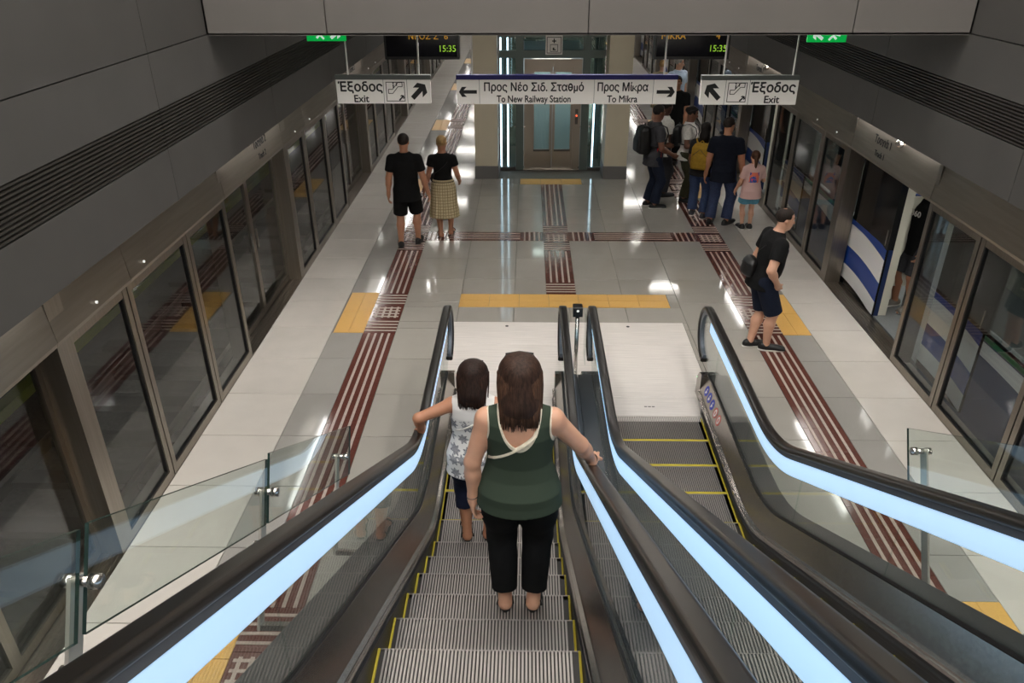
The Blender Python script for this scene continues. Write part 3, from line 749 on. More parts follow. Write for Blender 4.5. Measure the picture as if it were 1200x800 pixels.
# ------------------------------------------------------------------ hanging signs
SY = 8.40
def arrow(mb, cx, cz, ang, L, t, y):
    """solid arrow pointing along ang (degrees) in the x-z plane"""
    h = L / 2; P = [(-h, -t / 2), (h - t * 1.25, -t / 2), (h - t * 2.15, -t * 1.42), (h - t * .75, -t * 1.42), (h + t * .15, 0), (h - t * .75, t * 1.42), (h - t * 2.15, t * 1.42), (h - t * 1.25, t / 2), (-h, t / 2)]
    c, s = math.cos(math.radians(ang)), math.sin(math.radians(ang))
    P = [(cx + a * c - b * s, cz + a * s + b * c) for a, b in P]
    n = len(P); vs = [(a, y, b) for a, b in P] + [(a, y + .002, b) for a, b in P]
    # triangulated by hand: head and shaft
    tri = [(0, 1, 7, 8), (2, 3, 4, 1), (1, 4, 7), (4, 5, 6, 7)]
    return mb.add(vs, [t_ for t_ in tri] + [tuple(i + n for i in t_)[::-1] for t_ in tri] + [(i, (i + 1) % n, n + (i + 1) % n, n + i) for i in range(n)])
def hanging_sign(name, x0, x1, z0, z1, bar, label, rods):
    t = empty(name, ((x0 + x1) / 2, SY, z0), label, 'sign')
    obj('board', MB().bbox(x0, x1, SY, SY + .06, z0, z1 - .045), 'sign_white', t)
    obj('top_bar', MB().box(x0 - .004, x1 + .004, SY - .003, SY + .063, z1 - .045, z1), bar, t)
    for r in rods: obj('rod', MB().cyl((r, SY + .03, z1), .009, 3.579 - z1, 'z', 8), 'white_paint', t)
    return t
YF = SY - .0022
def pict_escalator(t, cx, cz, h, flip=1):
    mb = MB(); a = h / 2
    frame2(mb, cx - a, cx + a, cz - a, cz + a, SY - .0002, .007)
    f = flip
    pts = [(-.085, -.035), (-.035, -.035), (.035, .045), (.085, .045)]
    mb2 = [(cx + f * p * h / .23, SY - .002, cz + q * h / .23 + .012) for p, q in pts]
    mb.tube(mb2, .004, 6); mb.tube([(p[0], p[1], p[2] + .042) for p in mb2], .004, 6)
    mb.tube([mb2[0], (mb2[0][0], mb2[0][1], mb2[0][2] + .042)], .004, 6); mb.tube([mb2[3], (mb2[3][0], mb2[3][1], mb2[3][2] + .042)], .004, 6)
    mb.tube([(cx - f * .02, SY - .002, cz + .035), (cx - f * .02, SY - .002, cz + .075)], .006, 6); mb.sphere((cx - f * .02, SY - .002, cz + .088), .008, 8, 6)
    mb.tube([(cx + f * .015, SY - .002, cz + .06), (cx + f * .015, SY - .002, cz + .09)], .006, 6)
    arrow(mb, cx + .06, cz - .065, 45, .07, .016, YF)
    obj('pictogram', mb, 'ink', t)
def dividers(t, xs, z0, z1):
    for x in xs: obj('divider', MB().box(x - .002, x + .002, SY - .0015, SY, z0, z1), 'sign_grey', t)
# left exit sign
zb0, zt0 = 2.80, 3.09
t = hanging_sign('exit_sign', -2.49, -1.495, zb0, zt0, 'sign_grey', 'white hanging exit sign with arrow up right, left of the long sign', (-2.36, -1.61)); zm = (zb0 + zt0 - .045) / 2
lettering(t, 'Έξοδος', -2.235, YF, zm + .045, .135, 'ink', .0035, .98); lettering(t, 'Exit', -2.235, YF, zm - .075, .105, 'ink', .002, 1)
dividers(t, (-1.99, -1.74), zb0, zt0 - .045); pict_escalator(t, -1.865, zm, .20)
obj('arrow', arrow(MB(), -1.62, zm, 45, .19, .05, YF), 'ink', t)
# right exit sign
t = hanging_sign('exit_sign', 1.355, 2.365, zb0 - .01, zt0 - .005, 'sign_grey', 'white hanging exit sign with arrow up left, right of the long sign', (1.58, 2.30)); zm = (zb0 + zt0 - .06) / 2
lettering(t, 'Έξοδος', 2.105, YF, zm + .045, .135, 'ink', .0035, .98); lettering(t, 'Exit', 2.105, YF, zm - .075, .105, 'ink', .002, 1)
dividers(t, (1.61, 1.86), zb0 - .01, zt0 - .05); pict_escalator(t, 1.735, zm, .20)
obj('arrow', arrow(MB(), 1.485, zm, 135, .19, .05, YF), 'ink', t)
# long direction sign
t = hanging_sign('direction_sign', -1.215, 1.10, zb0 - .005, zt0, 'sign_blue', 'long white hanging direction sign with blue bar and two arrows', (-1.05, .96)); zm = (zb0 + zt0 - .05) / 2
lettering(t, 'Προς Νέο Σιδ. Σταθμό', -.40, YF, zm + .045, .118, 'ink', .0024, .86); lettering(t, 'To New Railway Station', -.40, YF, zm - .075, .10, 'ink', .0018, .80)
lettering(t, 'Προς Μίκρα', .535, YF, zm + .045, .118, 'ink', .0024, .80); lettering(t, 'To Mikra', .535, YF, zm - .075, .10, 'ink', .0018, .86)
dividers(t, (-.975, .235, .855), zb0, zt0 - .045)
obj('arrow', arrow(MB(), -1.095, zm, 180, .185, .036, YF), 'ink', t); obj('arrow', arrow(MB(), .985, zm, 0, .185, .036, YF), 'ink', t)
# departure displays
DY = 10.9
for x0, x1, dest, mins, lab in ((-2.39, -1.385, 'ΝΕΟΣ Σ', "6'", 'black hanging departure display over the left side of platform'), (1.22, 2.22, 'MIKRA', "4'", 'black hanging departure display over the right side of platform')):
    t = empty('departure_display', ((x0 + x1) / 2, DY, 2.9), lab, 'display')
    obj('casing', MB().bbox(x0, x1, DY, DY + .12, 2.895, 3.36, .01), 'black', t); obj('screen', MB().box(x0 + .03, x1 - .03, DY - .003, DY, 2.93, 3.33), 'screen', t)
    obj('bracket', MB().box(x0 + .2, x0 + .25, DY + .04, DY + .09, 3.36, 3.579).box(x1 - .25, x1 - .2, DY + .04, DY + .09, 3.36, 3.579), 'black', t)
    lettering(t, '15:35', x1 - .16, DY - .006, 3.03, .115, 'green_text', 0, .95)
    lettering(t, dest, (x0 + x1) / 2 + (.03 if x0 < 0 else -.26), DY - .006, 3.185, .115, 'amber_text', 0, .95); lettering(t, mins, x1 - .16, DY - .006, 3.185, .115, 'amber_text', 0, 1)
# green emergency signs hung just behind the fascia
for x0, x1, z, f, lab in ((-2.65, -2.265, 3.465, 1, 'green running man emergency sign peeping under the fascia at left'), (2.265, 2.64, 3.45, -1, 'green running man emergency sign peeping under the fascia at right')):
    t = empty('emergency_sign', ((x0 + x1) / 2, FY + .45, z), lab, 'sign'); y = 8.06; b = z - .0; y0 = y
    obj('plate', MB().bbox(x0, x1, y0, y0 + .03, b, b + .19 - .071), 'exit_green', t)
    mb = MB(); xc = x0 + .10 if f > 0 else x1 - .10
    mb.tube([(xc, y0 - .002, b + .03), (xc + f * .03, y0 - .002, b + .06), (xc + f * .015, y0 - .002, b + .10)], .012, 6); mb.tube([(xc + f * .07, y0 - .002, b + .02), (xc + f * .04, y0 - .002, b + .055)], .010, 6); mb.tube([(xc - f * .035, y0 - .002, b + .06), (xc + f * .06, y0 - .002, b + .085)], .008, 6); mb.sphere((xc + f * .03, y0 - .002, b + .108), .012, 8, 6)
    obj('figure', mb, 'exit_white', t)
    obj('arrow', arrow(MB(), (x1 - .10 if f > 0 else x0 + .10), b + .06, 35 if f > 0 else 145, .11, .03, y0 - .0022), 'exit_white', t)

# ------------------------------------------------------------------ metro train on the right track
TX = XR + .27; TW = 2.65                        # near side and width
tr = empty('metro_train', (TX + TW / 2, 8.4, -1.0), 'black, white and blue metro train with open doors at the right platform', 'train')
def wave(mb, x, ya, yb, f0, f1, thick=.004, n=14):
    """print band between two height curves on the car side"""
    vs = []; fs_ = []
    for i in range(n + 1):
        y = ya + (yb - ya) * i / n
        for xx in (x - thick, x): vs += [(xx, y, f0(y)), (xx, y, f1(y))]
    for i in range(n):
        a, b = i * 4, i * 4 + 4
        fs_ += [(a, a + 1, b + 1, b), (a + 2, b + 2, b + 3, a + 3), (a, b, b + 2, a + 2), (a + 1, a + 3, b + 3, b + 1)]
    return mb.add(vs, fs_)
def livery(parent, x, ya, yb, yc):
    """slanting white and blue bands that fall towards the viewer side of a doorway"""
    lim = lambda v: max(.02, min(.93, v))
    base = lambda y: .07 * (y - yc) + .04 * math.sin(2.6 * (y - yc))
    for off0, off1, m in ((-.30, -.10, 'train_white'), (-.10, .16, 'train_blue'), (.16, .47, 'train_white'), (.47, .60, 'train_blue')):
        f0 = lambda y, o=off0: lim(base(y) + o + .3); f1 = lambda y, o=off1: lim(base(y) + o + .3)
        obj('livery_band', wave(MB(), x, ya, yb, f0, f1), m, parent)
for k in range(-1, 7):
    yb_ = B0 + k * BAY
    y0, y1 = yb_ + 3.16, yb_ + 4.46               # the door opening
    yn = y0 + BAY                                  # the next opening
    side = obj('side_panel', MB().box(TX, TX + .06, y1, yn, -.95, .90), 'train_side', tr)
    wl_ = [(y1, y1 + .95, 'p'), (y1 + .95, yn - .95, 'w'), (yn - .95, yn, 'p')]
    for a, b, kd in wl_:
        if kd == 'p': obj('pillar_panel', MB().box(TX, TX + .06, a, b, .90, 2.05), 'train_black', tr)
        else:
            for c0, c1 in ((a, (a + b) / 2 - .03), ((a + b) / 2 + .03, b)): obj('window_pane', MB().box(TX + .02, TX + .035, c0, c1, .95, 2.0), 'glass_train', tr)
            obj('window_frame', MB().box(TX, TX + .06, (a + b) / 2 - .03, (a + b) / 2 + .03, .90, 2.05).box(TX, TX + .06, a, b, .90, .95).box(TX, TX + .06, a, b, 2.0, 2.05), 'train_black', tr)
    obj('green_trim', MB().box(TX - .006, TX, y1 + .9, yn - .9, .86, .91), 'train_green', tr)
    obj('cantrail', MB().box(TX, TX + .06, y0, yn, 2.05, 2.55), 'train_black', tr)
    lim = lambda v: max(-.2, min(.84, v))
    for o0, o1, m in ((-.05, .22, 'train_white'), (.5, .62, 'train_white')):
        f0 = lambda y, o=o0: lim(.05 + .20 * (y - y1) + .22 * math.sin(.9 * (y - y1)) + o); f1 = lambda y, o=o1: lim(.05 + .20 * (y - y1) + .22 * math.sin(.9 * (y - y1)) + o)
        obj('livery_band', wave(MB(), TX, y1 + .05, yn - .05, f0, f1, .003, 26), m, side)
    for a, b, yc in ((y1 - .02, y1 + 1.12, y1), (y0 - 1.0, y0 + .0, y0 - 1.1)):
        lf_ = obj('door_leaf', MB().box(TX - .03, TX - .008, a, b, .01, 2.02), 'train_black', tr)
        livery(lf_, TX - .03, a + .004, b - .004, yc)
        obj('door_handle', MB().box(TX - .045, TX - .03, a + .05, a + .07, .95, 1.15), 'steel_bright', lf_)
    # inside of this stretch
    obj('floor_panel', MB().box(TX + .005, TX + TW, y0 - .5, yn - .5, -.06, -.005), 'train_floor', tr)
    obj('door_jamb', MB().box(TX + .06, TX + .16, y1, y1 + .08, 0, 2.2), 'train_interior', tr); obj('door_jamb', MB().box(TX + .06, TX + .16, y0 - .08, y0, 0, 2.2), 'train_interior', tr)
    obj('far_wall', MB().box(TX + TW, TX + TW + .05, y0 - .5, yn - .5, -.9, 1.0).box(TX + TW, TX + TW + .05, y0 - .5, yn - .5, 1.9, 2.5).box(TX + TW, TX + TW + .05, y0 - .5, y1 + .6, 1.0, 1.9), 'train_interior', tr)
    obj('window_pane', MB().box(TX + TW + .01, TX + TW + .03, y1 + .6, yn - .5, 1.0, 1.9), 'glass_train', tr)
    obj('ceiling_panel', MB().box(TX + .06, TX + TW, y0 - .5, yn - .5, 2.32, 2.36), 'train_interior', tr)
    obj('lamp_strip', MB().box(TX + .75, TX + .95, y0 - .3, yn - .7, 2.29, 2.32).box(TX + 1.75, TX + 1.95, y0 - .3, yn - .7, 2.29, 2.32), 'lamp_train', tr)
    for sx in (TX + .08, TX + TW - .50):
        near = sx < TX + 1; bkx = TX + .08 if near else TX + TW - .1
        obj('bench_seat', MB().bbox(sx, sx + .42, y1 + .35, yn - .35, .36, .44, .02).box(bkx, bkx + .05, y1 + .35, yn - .35, .44, .85), 'seat_blue', tr)
        obj('bench_base', MB().box(sx + .05, sx + .37, y1 + .5, yn - .5, 0, .36), 'train_interior', tr)
    for yy in (y1 + .28, y0 - .28):
        for sx in (TX + .5, TX + TW - .5): obj('grab_pole', MB().cyl((sx, yy, 0), .018, 2.32, 'z', 10), 'steel_bright', tr, True)
        obj('wind_screen', MB().box(TX + .08, TX + .5, yy - .01, yy + .01, .3, 1.5), 'train_interior', tr)
obj('roof', MB().poly([(TX, 2.55), (TX + .35, 2.8), (TX + TW - .35, 2.8), (TX + TW + .05, 2.5)], lambda a, b, q: (a, q, b), -2, 42), 'train_black', tr)

# ------------------------------------------------------------------ people: implicit bodies turned into one continuous surface each
def V(*a): return np.array(a, float)
def unit(v): v = np.asarray(v, float); return v / (np.linalg.norm(v) + 1e-9)
class Field:
    def __init__(s, lo, hi, h):
        s.h = h; s.lo = np.array(lo, float); s.n = np.ceil((np.array(hi) - s.lo) / h).astype(int) + 1
        s.F = np.full(s.n, .5, np.float32)
    def sub(s, lo, hi):
        a = np.clip(np.floor((np.array(lo) - s.lo) / s.h).astype(int), 0, s.n - 1); b = np.clip(np.ceil((np.array(hi) - s.lo) / s.h).astype(int) + 1, 1, s.n)
        if np.any(b <= a): return None
        g = [(s.lo[i] + s.h * np.arange(a[i], b[i])).astype(np.float32) for i in range(3)]
        return (slice(a[0], b[0]), slice(a[1], b[1]), slice(a[2], b[2])), g[0][:, None, None], g[1][None, :, None], g[2][None, None, :]
    def add(s, prim, k=.02):
        fn, lo, hi = prim; q = s.sub(np.array(lo) - .05 - k, np.array(hi) + .05 + k)
        if q is None: return
        sl, x, y, z = q; d = fn(x, y, z); f = s.F[sl]
        if k > 0:
            hh = np.clip(.5 + .5 * (f - d) / k, 0, 1); s.F[sl] = f + (d - f) * hh - k * hh * (1 - hh)
        else: s.F[sl] = np.minimum(f, d)
    def cut(s, fn):
        """keep only fn <= 0"""
        x, y, z = [(s.lo[i] + s.h * np.arange(s.n[i])).astype(np.float32) for i in range(3)]
        s.F = np.maximum(s.F, fn(x[:, None, None], y[None, :, None], z[None, None, :])).astype(np.float32)
    def mesh(s):
        F = s.F; F[0] = F[-1] = .3; F[:, 0] = F[:, -1] = .3; F[:, :, 0] = F[:, :, -1] = .3
        S = F < 0
        cnt = np.zeros(np.array(F.shape) - 1, np.int8)
        for i in (0, 1):
            for j in (0, 1):
                for k in (0, 1): cnt += S[i:F.shape[0] - 1 + i, j:F.shape[1] - 1 + j, k:F.shape[2] - 1 + k]
        act = (cnt > 0) & (cnt < 8); idx = np.argwhere(act)
        if len(idx) == 0: return np.zeros((0, 3)), np.zeros((0, 4), int)
        vid = np.full(act.shape, -1, np.int64); vid[act] = np.arange(len(idx))
        P = np.zeros((len(idx), 3)); W = np.zeros(len(idx)); I, J, K = idx.T
        cs = [(i, j, k) for i in (0, 1) for j in (0, 1) for k in (0, 1)]
        for a in range(8):
            for b in range(a + 1, 8):
                df = np.array(cs[b]) - np.array(cs[a])
                if np.abs(df).sum() != 1: continue
                fa = F[I + cs[a][0], J + cs[a][1], K + cs[a][2]]; fb = F[I + cs[b][0], J + cs[b][1], K + cs[b][2]]
                m = (fa < 0) != (fb < 0); t = np.where(m, fa / np.where(np.abs(fa - fb) < 1e-9, 1, fa - fb), 0)
                P += np.where(m[:, None], np.array(cs[a]) + t[:, None] * df, 0); W += m
        P = (idx + P / W[:, None]) * s.h + s.lo
        quads = []
        for ax in range(3):
            o = [0, 0, 0]; o[ax] = 1
            A = S[tuple(slice(0, F.shape[q] - o[q]) for q in range(3))]; B = S[tuple(slice(o[q], F.shape[q]) for q in range(3))]
            e = np.argwhere(A != B); u, v = (ax + 1) % 3, (ax + 2) % 3
            e = e[(e[:, u] > 0) & (e[:, v] > 0)]
            def g(du, dv):
                c = e.copy(); c[:, u] += du; c[:, v] += dv; return vid[c[:, 0], c[:, 1], c[:, 2]]
            q = np.stack([g(-1, -1), g(0, -1), g(0, 0), g(-1, 0)], 1)
            fl = ~A[e[:, 0], e[:, 1], e[:, 2]]; q[fl] = q[fl][:, ::-1]; quads.append(q)
        Q = np.concatenate(quads); return P, Q[(Q >= 0).all(1)]
def cap(a, b, ra, rb=None):
    a, b = np.asarray(a, float), np.asarray(b, float); rb = ra if rb is None else rb; ab = b - a; L2 = ab @ ab + 1e-9
    def fn(x, y, z):
        px, py, pz = x - a[0], y - a[1], z - a[2]; t = np.clip((px * ab[0] + py * ab[1] + pz * ab[2]) / L2, 0, 1)
        return np.sqrt((px - t * ab[0]) ** 2 + (py - t * ab[1]) ** 2 + (pz - t * ab[2]) ** 2) - (ra + (rb - ra) * t)
    r = max(ra, rb); return fn, np.minimum(a, b) - r, np.maximum(a, b) + r
def ell(c, r, R=None):
    c = np.asarray(c, float); r = np.asarray(r, float); R = np.eye(3) if R is None else R       # R columns = local axes
    def fn(x, y, z):
        p = [x - c[0], y - c[1], z - c[2]]; q = [R[0, i] * p[0] + R[1, i] * p[1] + R[2, i] * p[2] for i in range(3)]
        k0 = np.sqrt((q[0] / r[0]) ** 2 + (q[1] / r[1]) ** 2 + (q[2] / r[2]) ** 2); k1 = np.sqrt((q[0] / r[0] ** 2) ** 2 + (q[1] / r[1] ** 2) ** 2 + (q[2] / r[2] ** 2) ** 2) + 1e-6
        return k0 * (k0 - 1) / k1
    m = np.full(3, r.max()); return fn, c - m, c + m
def loft(org, R, lv, inf=0.0, pleat=None):
    """stack of ellipses; lv rows = (z, cx, cy, rx, ry) in the local frame"""
    lv = np.array(lv, float); org = np.asarray(org, float)
    def fn(x, y, z):
        p = [x - org[0], y - org[1], z - org[2]]; q = [R[0, i] * p[0] + R[1, i] * p[1] + R[2, i] * p[2] for i in range(3)]
        g = [np.interp(q[2], lv[:, 0], lv[:, i]) for i in range(1, 5)]
        rx, ry = g[2] + inf, g[3] + inf
        u, v = (q[0] - g[0]), (q[1] - g[1]); e = np.sqrt((u / rx) ** 2 + (v / ry) ** 2)
        d = (e - 1) * np.minimum(rx, ry)
        if pleat: d = d + pleat[1] * np.sin(pleat[0] * np.arctan2(v / ry, u / rx)) * np.clip((lv[-1, 0] - q[2]) / (lv[-1, 0] - lv[0, 0]), 0, 1)
        return np.maximum(d, np.maximum(lv[0, 0] - q[2], q[2] - lv[-1, 0])).astype(np.float32)
    m = max(lv[:, 3].max(), lv[:, 4].max()) + abs(lv[:, 1:3]).max() + inf; pts = [org + R @ V(0, 0, lv[0, 0]), org + R @ V(0, 0, lv[-1, 0])]
    return fn, np.min(pts, 0) - m, np.max(pts, 0) + m
def rotx(a): c, s = math.cos(a), math.sin(a); return np.array([[1, 0, 0], [0, c, -s], [0, s, c]])
def roty(a): c, s = math.cos(a), math.sin(a); return np.array([[c, 0, s], [0, 1, 0], [-s, 0, c]])
def rotz(a): c, s = math.cos(a), math.sin(a); return np.array([[c, -s, 0], [s, c, 0], [0, 0, 1]])
def ik(a, b, l1, l2, pole):
    d = b - a; L = min(np.linalg.norm(d), (l1 + l2) * .9995); u = unit(d); b = a + u * L
    x = (l1 * l1 - l2 * l2 + L * L) / (2 * L); hgt = math.sqrt(max(l1 * l1 - x * x, 0)); p = np.asarray(pole, float); p = unit(p - u * (p @ u)); return a + u * x + p * hgt, b
def mk_mesh(name, P, Q, m, attr=None):
    me = bpy.data.meshes.new(name); me.vertices.add(len(P)); me.vertices.foreach_set('co', np.ascontiguousarray(P, np.float32).ravel())
    me.loops.add(Q.size); me.loops.foreach_set('vertex_index', np.ascontiguousarray(Q, np.int32).ravel())
    me.polygons.add(len(Q)); me.polygons.foreach_set('loop_start', np.arange(0, Q.size, 4, dtype=np.int32))
    me.update(calc_edges=True); me.validate(); me.polygons.foreach_set('use_smooth', np.ones(len(me.polygons), bool)); me.materials.append(M(m) if isinstance(m, str) else m)
    if attr is not None:
        at = me.attributes.new('trim', 'FLOAT', 'POINT'); at.data.foreach_set('value', np.asarray(attr, np.float32))
    return me
SKIN = {'light': srgb(206, 158, 132), 'tan': srgb(178, 126, 98), 'brown': srgb(120, 80, 62), 'dark': srgb(74, 48, 38)}
def skin_mat(k):
    n = 'skin_' + k
    if n not in MATS:
        m = mat(n, SKIN[k], .5, noise=(9, .06)); b = m.node_tree.nodes['Principled BSDF']; b.inputs['Subsurface Weight'].default_value = .12; b.inputs['Subsurface Radius'].default_value = (.012, .005, .003)
    return n
def cloth(name, col, nz=(30, .12), rough=.85): return (mat(name, srgb(*col), rough, noise=nz, bump=.25, spec=.2), name)[1]
def hair_mat(name, col):
    if name in MATS: return name
    mat(name, srgb(*col), .6, noise=(90, .5), stretch=(1, 1, .05), spec=.25, bump=.6); return name

class Person:
    """local frame: faces +y, right hand on +x, stands on z = 0"""
    def __init__(p, loc, yaw, h, label, skin='tan', female=False, girth=1.0, lean=0.0, res=.009, feet=((-.09, 0), (.09, 0)), toe=(8, -8), foot_z=(0, 0), arms=None, head=(0, 0), hip=(0, 0), twist=0, curl=.5, belly=0.0, child=False, barefoot=False):
        p.h, p.res, p.f, p.g = h, res, female, girth; H = h
        p.root = empty('person', loc, label, 'person', rz=yaw); p.skin = skin_mat(skin); p.yaw = yaw; p.loc = Vector(loc)
        p.R = rotz(twist) @ rotx(-lean); p.R0 = p.R
        hz = .525 * H; p.pel = V(hip[0], hip[1], hz)
        T = lambda x, y, z: p.pel + p.R @ V(x, y, z); p.T = T
        sw = (.098 if female else .108) * H * (1 + .35 * (girth - 1)); hw = (.056 if female else .052) * H * (1 + .5 * (girth - 1)); p.sw, p.hw = sw, hw
        p.torso = [(-.075 * H, 0, -.004 * H, .070 * H * girth, .050 * H * girth), (-.03 * H, 0, -.012 * H, (.103 if female else .092) * H * girth, .070 * H * girth), (.0, 0, -.012 * H, (.107 if female else .093) * H * girth, .073 * H * girth),
                   (.05 * H, 0, .004 * H, (.092 if female else .088) * H * girth, (.062 + belly) * H * girth), (.10 * H, 0, .008 * H + belly * .3 * H, (.079 if female else .086) * H * girth, (.057 + belly) * H * girth), (.16 * H, 0, .006 * H, (.083 if female else .092) * H * girth, (.062 + belly * .5) * H * girth),
                   (.215 * H, 0, .004 * H, (.090 if female else .101) * H * girth, (.068 if female else .066) * H * girth), (.26 * H, 0, -.004 * H, (.088 if female else .102) * H * (1 + .5 * (girth - 1)), .056 * H * girth), (.292 * H, 0, -.008 * H, .068 * H, .040 * H), (.318 * H, 0, -.006 * H, .034 * H, .033 * H)]
        p.sh = [T(s * sw, -.008 * H, .260 * H) for s in (-1, 1)]; p.neck0 = T(0, -.008 * H, .295 * H)
        hs = (1.12 if child else 1.0) * H / 1.72; p.hs = hs
        p.headR = p.R @ rotz(head[0]) @ rotx(-head[1] + lean * .6); p.hc = T(0, .012 * H, .402 * H)
        # legs
        p.leg = []
        for i, s in enumerate((-1, 1)):
            hp = p.pel + rotz(twist) @ V(s * hw, -.005 * H, -.015 * H); an = V(feet[i][0], feet[i][1], .045 * H + foot_z[i]); d = rotz(math.radians(toe[i])) @ V(0, 1, 0)
            kn, an = ik(hp, an, .243 * H, .238 * H, d); p.leg.append((hp, kn, an, d))
        # arms: (upper dir, fore dir) in the torso frame, or ('to', point) in the local frame
        p.arm = []; arms = arms or ((( -.12, .0, -1), (-.02, .22, -1)), ((.12, .0, -1), (.02, .22, -1)))
        ul, fl = .170 * H, .150 * H
        for i, s in enumerate((-1, 1)):
            a = arms[i]
            if isinstance(a[0], str):
                el, wr = ik(p.sh[i], np.asarray(a[1], float), ul, fl, a[2] if len(a) > 2 else (s * .4, -1, -.3))
            else: el = p.sh[i] + p.R @ (unit(a[0]) * ul); wr = el + p.R @ (unit(a[1]) * fl)
            p.arm.append((p.sh[i], el, wr))
        p.curl = curl if isinstance(curl, (tuple, list)) else (curl, curl); p.handdir = [None, None]; p.palmn = [None, None]; p.barefoot = barefoot
        pts = [p.hc + V(0, 0, .16 * hs), V(0, 0, 0)] + [q for a in p.arm for q in a] + [q for l in p.leg for q in l[:3]] + [l[2] + l[3] * .2 for l in p.leg]
        p.lo = np.min(pts, 0) - V(.22, .24, .06); p.hi = np.max(pts, 0) + V(.22, .24, .05); p.lo[2] = min(p.lo[2], -.03)
    def field(p, zlo=None, zhi=None, res=None):
        lo, hi = p.lo.copy(), p.hi.copy()
        if zlo is not None: lo[2] = zlo
        if zhi is not None: hi[2] = zhi
        return Field(lo, hi, res or p.res)
    def hand(p, F, i):
        H = p.h; s = -1 if i == 0 else 1; sh, el, wr = p.arm[i]; L = .104 * H
        u = unit(wr - el) if p.handdir[i] is None else unit(p.handdir[i])
        n = p.palmn[i] if p.palmn[i] is not None else p.R @ V(-s, .15, 0)        # palm normal, towards the body
        n = unit(n - u * (np.asarray(n) @ u)); t = np.cross(n, u) * s              # towards the thumb side
        if p.palmn[i] is None and t @ (p.R @ V(0, 1, 0)) < 0: t = -t
        k = .012
        R = np.stack([t, n, u], 1); F.add(ell(wr + u * L * .27, (.042 * H / 1.72, .017 * H / 1.72, .058 * H / 1.72), R), k); F.add(cap(wr - u * .02, wr + u * .02, .0165 * H), .02)
        c = p.curl[i]
        for j, (o, ln) in enumerate(((.030, .39), (.010, .44), (-.010, .41), (-.029, .33))):
            b = wr + u * L * .50 + t * o * H / 1.72; r = (.0092 if j < 3 else .0082) * H / 1.72
            d1 = unit(u * math.cos(c * .55) + n * math.sin(c * .55) + t * o * 2.2); d2 = unit(u * math.cos(c * 1.3) + n * math.sin(c * 1.3) + t * o * 2.2); d3 = unit(u * math.cos(c * 2.1) + n * math.sin(c * 2.1))
            q1 = b + d1 * ln * L * .46; q2 = q1 + d2 * ln * L * .36; q3 = q2 + d3 * ln * L * .3
            F.add(cap(b - u * .014, q1, r * 1.08, r), .004); F.add(cap(q1, q2, r, r * .95), .003); F.add(cap(q2, q3, r * .95, r * .8), .003)
        b = wr + u * L * .16 + t * .028 * H / 1.72; q1 = b + unit(u * .75 + t * .55 + n * .35) * .038; q2 = q1 + unit(u * .9 + t * .1 + n * (.25 + .5 * c)) * .030
        F.add(cap(b, q1, .0125, .0105), .010); F.add(cap(q1, q2, .0105, .0085), .004)
    def limbs(p, F, inf=0.0):
        H, g = p.h, p.g; gg = 1 + .7 * (g - 1)
        for (sh, el, wr) in p.arm:
            a = (.0275 if p.f else .031) * H * gg
            F.add(cap(sh, el, a * 1.12 + inf, a * .86 + inf), .03); F.add(cap(el, el + (wr - el) * .35, a * .84 + inf, a * .82 + inf), .02); F.add(cap(el + (wr - el) * .3, wr, a * .83 + inf, .0155 * H + inf), .02)
        for (hp, kn, an, d) in p.leg:
            th = (.054 if p.f else .050) * H * g
            F.add(cap(hp, hp + (kn - hp) * .5, th + inf, th * .84 + inf), .03); F.add(cap(hp + (kn - hp) * .5, kn, th * .84 + inf, .032 * H * gg + inf), .03)
            mid = kn + (an - kn) * .35 - d * .010 * H; F.add(cap(kn, mid, .031 * H * gg + inf, .035 * H * gg + inf), .025); F.add(cap(mid, an, .034 * H * gg + inf, .0205 * H * gg + inf), .025)
    def body(p):
        H = p.h; F = p.field(); F.add(loft(p.pel, p.R, p.torso), .0); p.limbs(F)
        [F.add(cap(p.neck0 - p.R @ V(0, 0, .012 * H), q, .034 * H, .031 * H), .04) for q in p.sh]; F.add(cap(p.neck0 - p.R @ V(0, 0, .02), p.hc + p.headR @ V(0, -.012, -.05) * p.hs, .034 * H, .031 * H), .04)
        h = p.hs; R = p.headR; hp = lambda x, y, z: p.hc + R @ V(x, y, z) * h
        F.add(ell(hp(0, -.008, .035), V(.076, .095, .088) * h, R), .02); F.add(ell(hp(0, .018, -.035), V(.060, .072, .078) * h, R), .04); F.add(ell(hp(0, .052, -.088), V(.030, .030, .026) * h, R), .03)
        F.add(cap(hp(0, .088, .012), hp(0, .104, -.028), .010 * h, .015 * h), .014); F.add(cap(hp(-.035, .074, .032), hp(.035, .074, .032), .013 * h), .02)
        F.add(cap(hp(-.018, .082, -.058), hp(.018, .082, -.058), .010 * h), .010)
        for s in (-1, 1): F.add(ell(hp(s * .078, -.005, -.002), V(.010, .019, .032) * h, R), .010)
        for i in (0, 1): p.hand(F, i)
        for hpj, kn, an, d in p.leg:
            fz = an[2] - .045 * H; F.add(cap(an, V(an[0], an[1], fz + .03) - d * .02, .021 * H, .024 * H), .02)
            t = an + d * .118 * H; tip = V(t[0], t[1], fz + .018); F.add(cap(V(an[0], an[1], fz + .035), tip, .024 * H, .018), .02); F.add(ell(V(*(an + d * .09 * H)[:2], fz + .02), (.043, .05, .02)), .02)
        if p.barefoot or True: F.cut(lambda x, y, z: (min(l[2][2] for l in p.leg) - .045 * H) - z + 0 * x + 0 * y)
        P, Q = F.mesh(); b = lobj('body', mk_mesh('body', P, Q, p.skin), p.root)
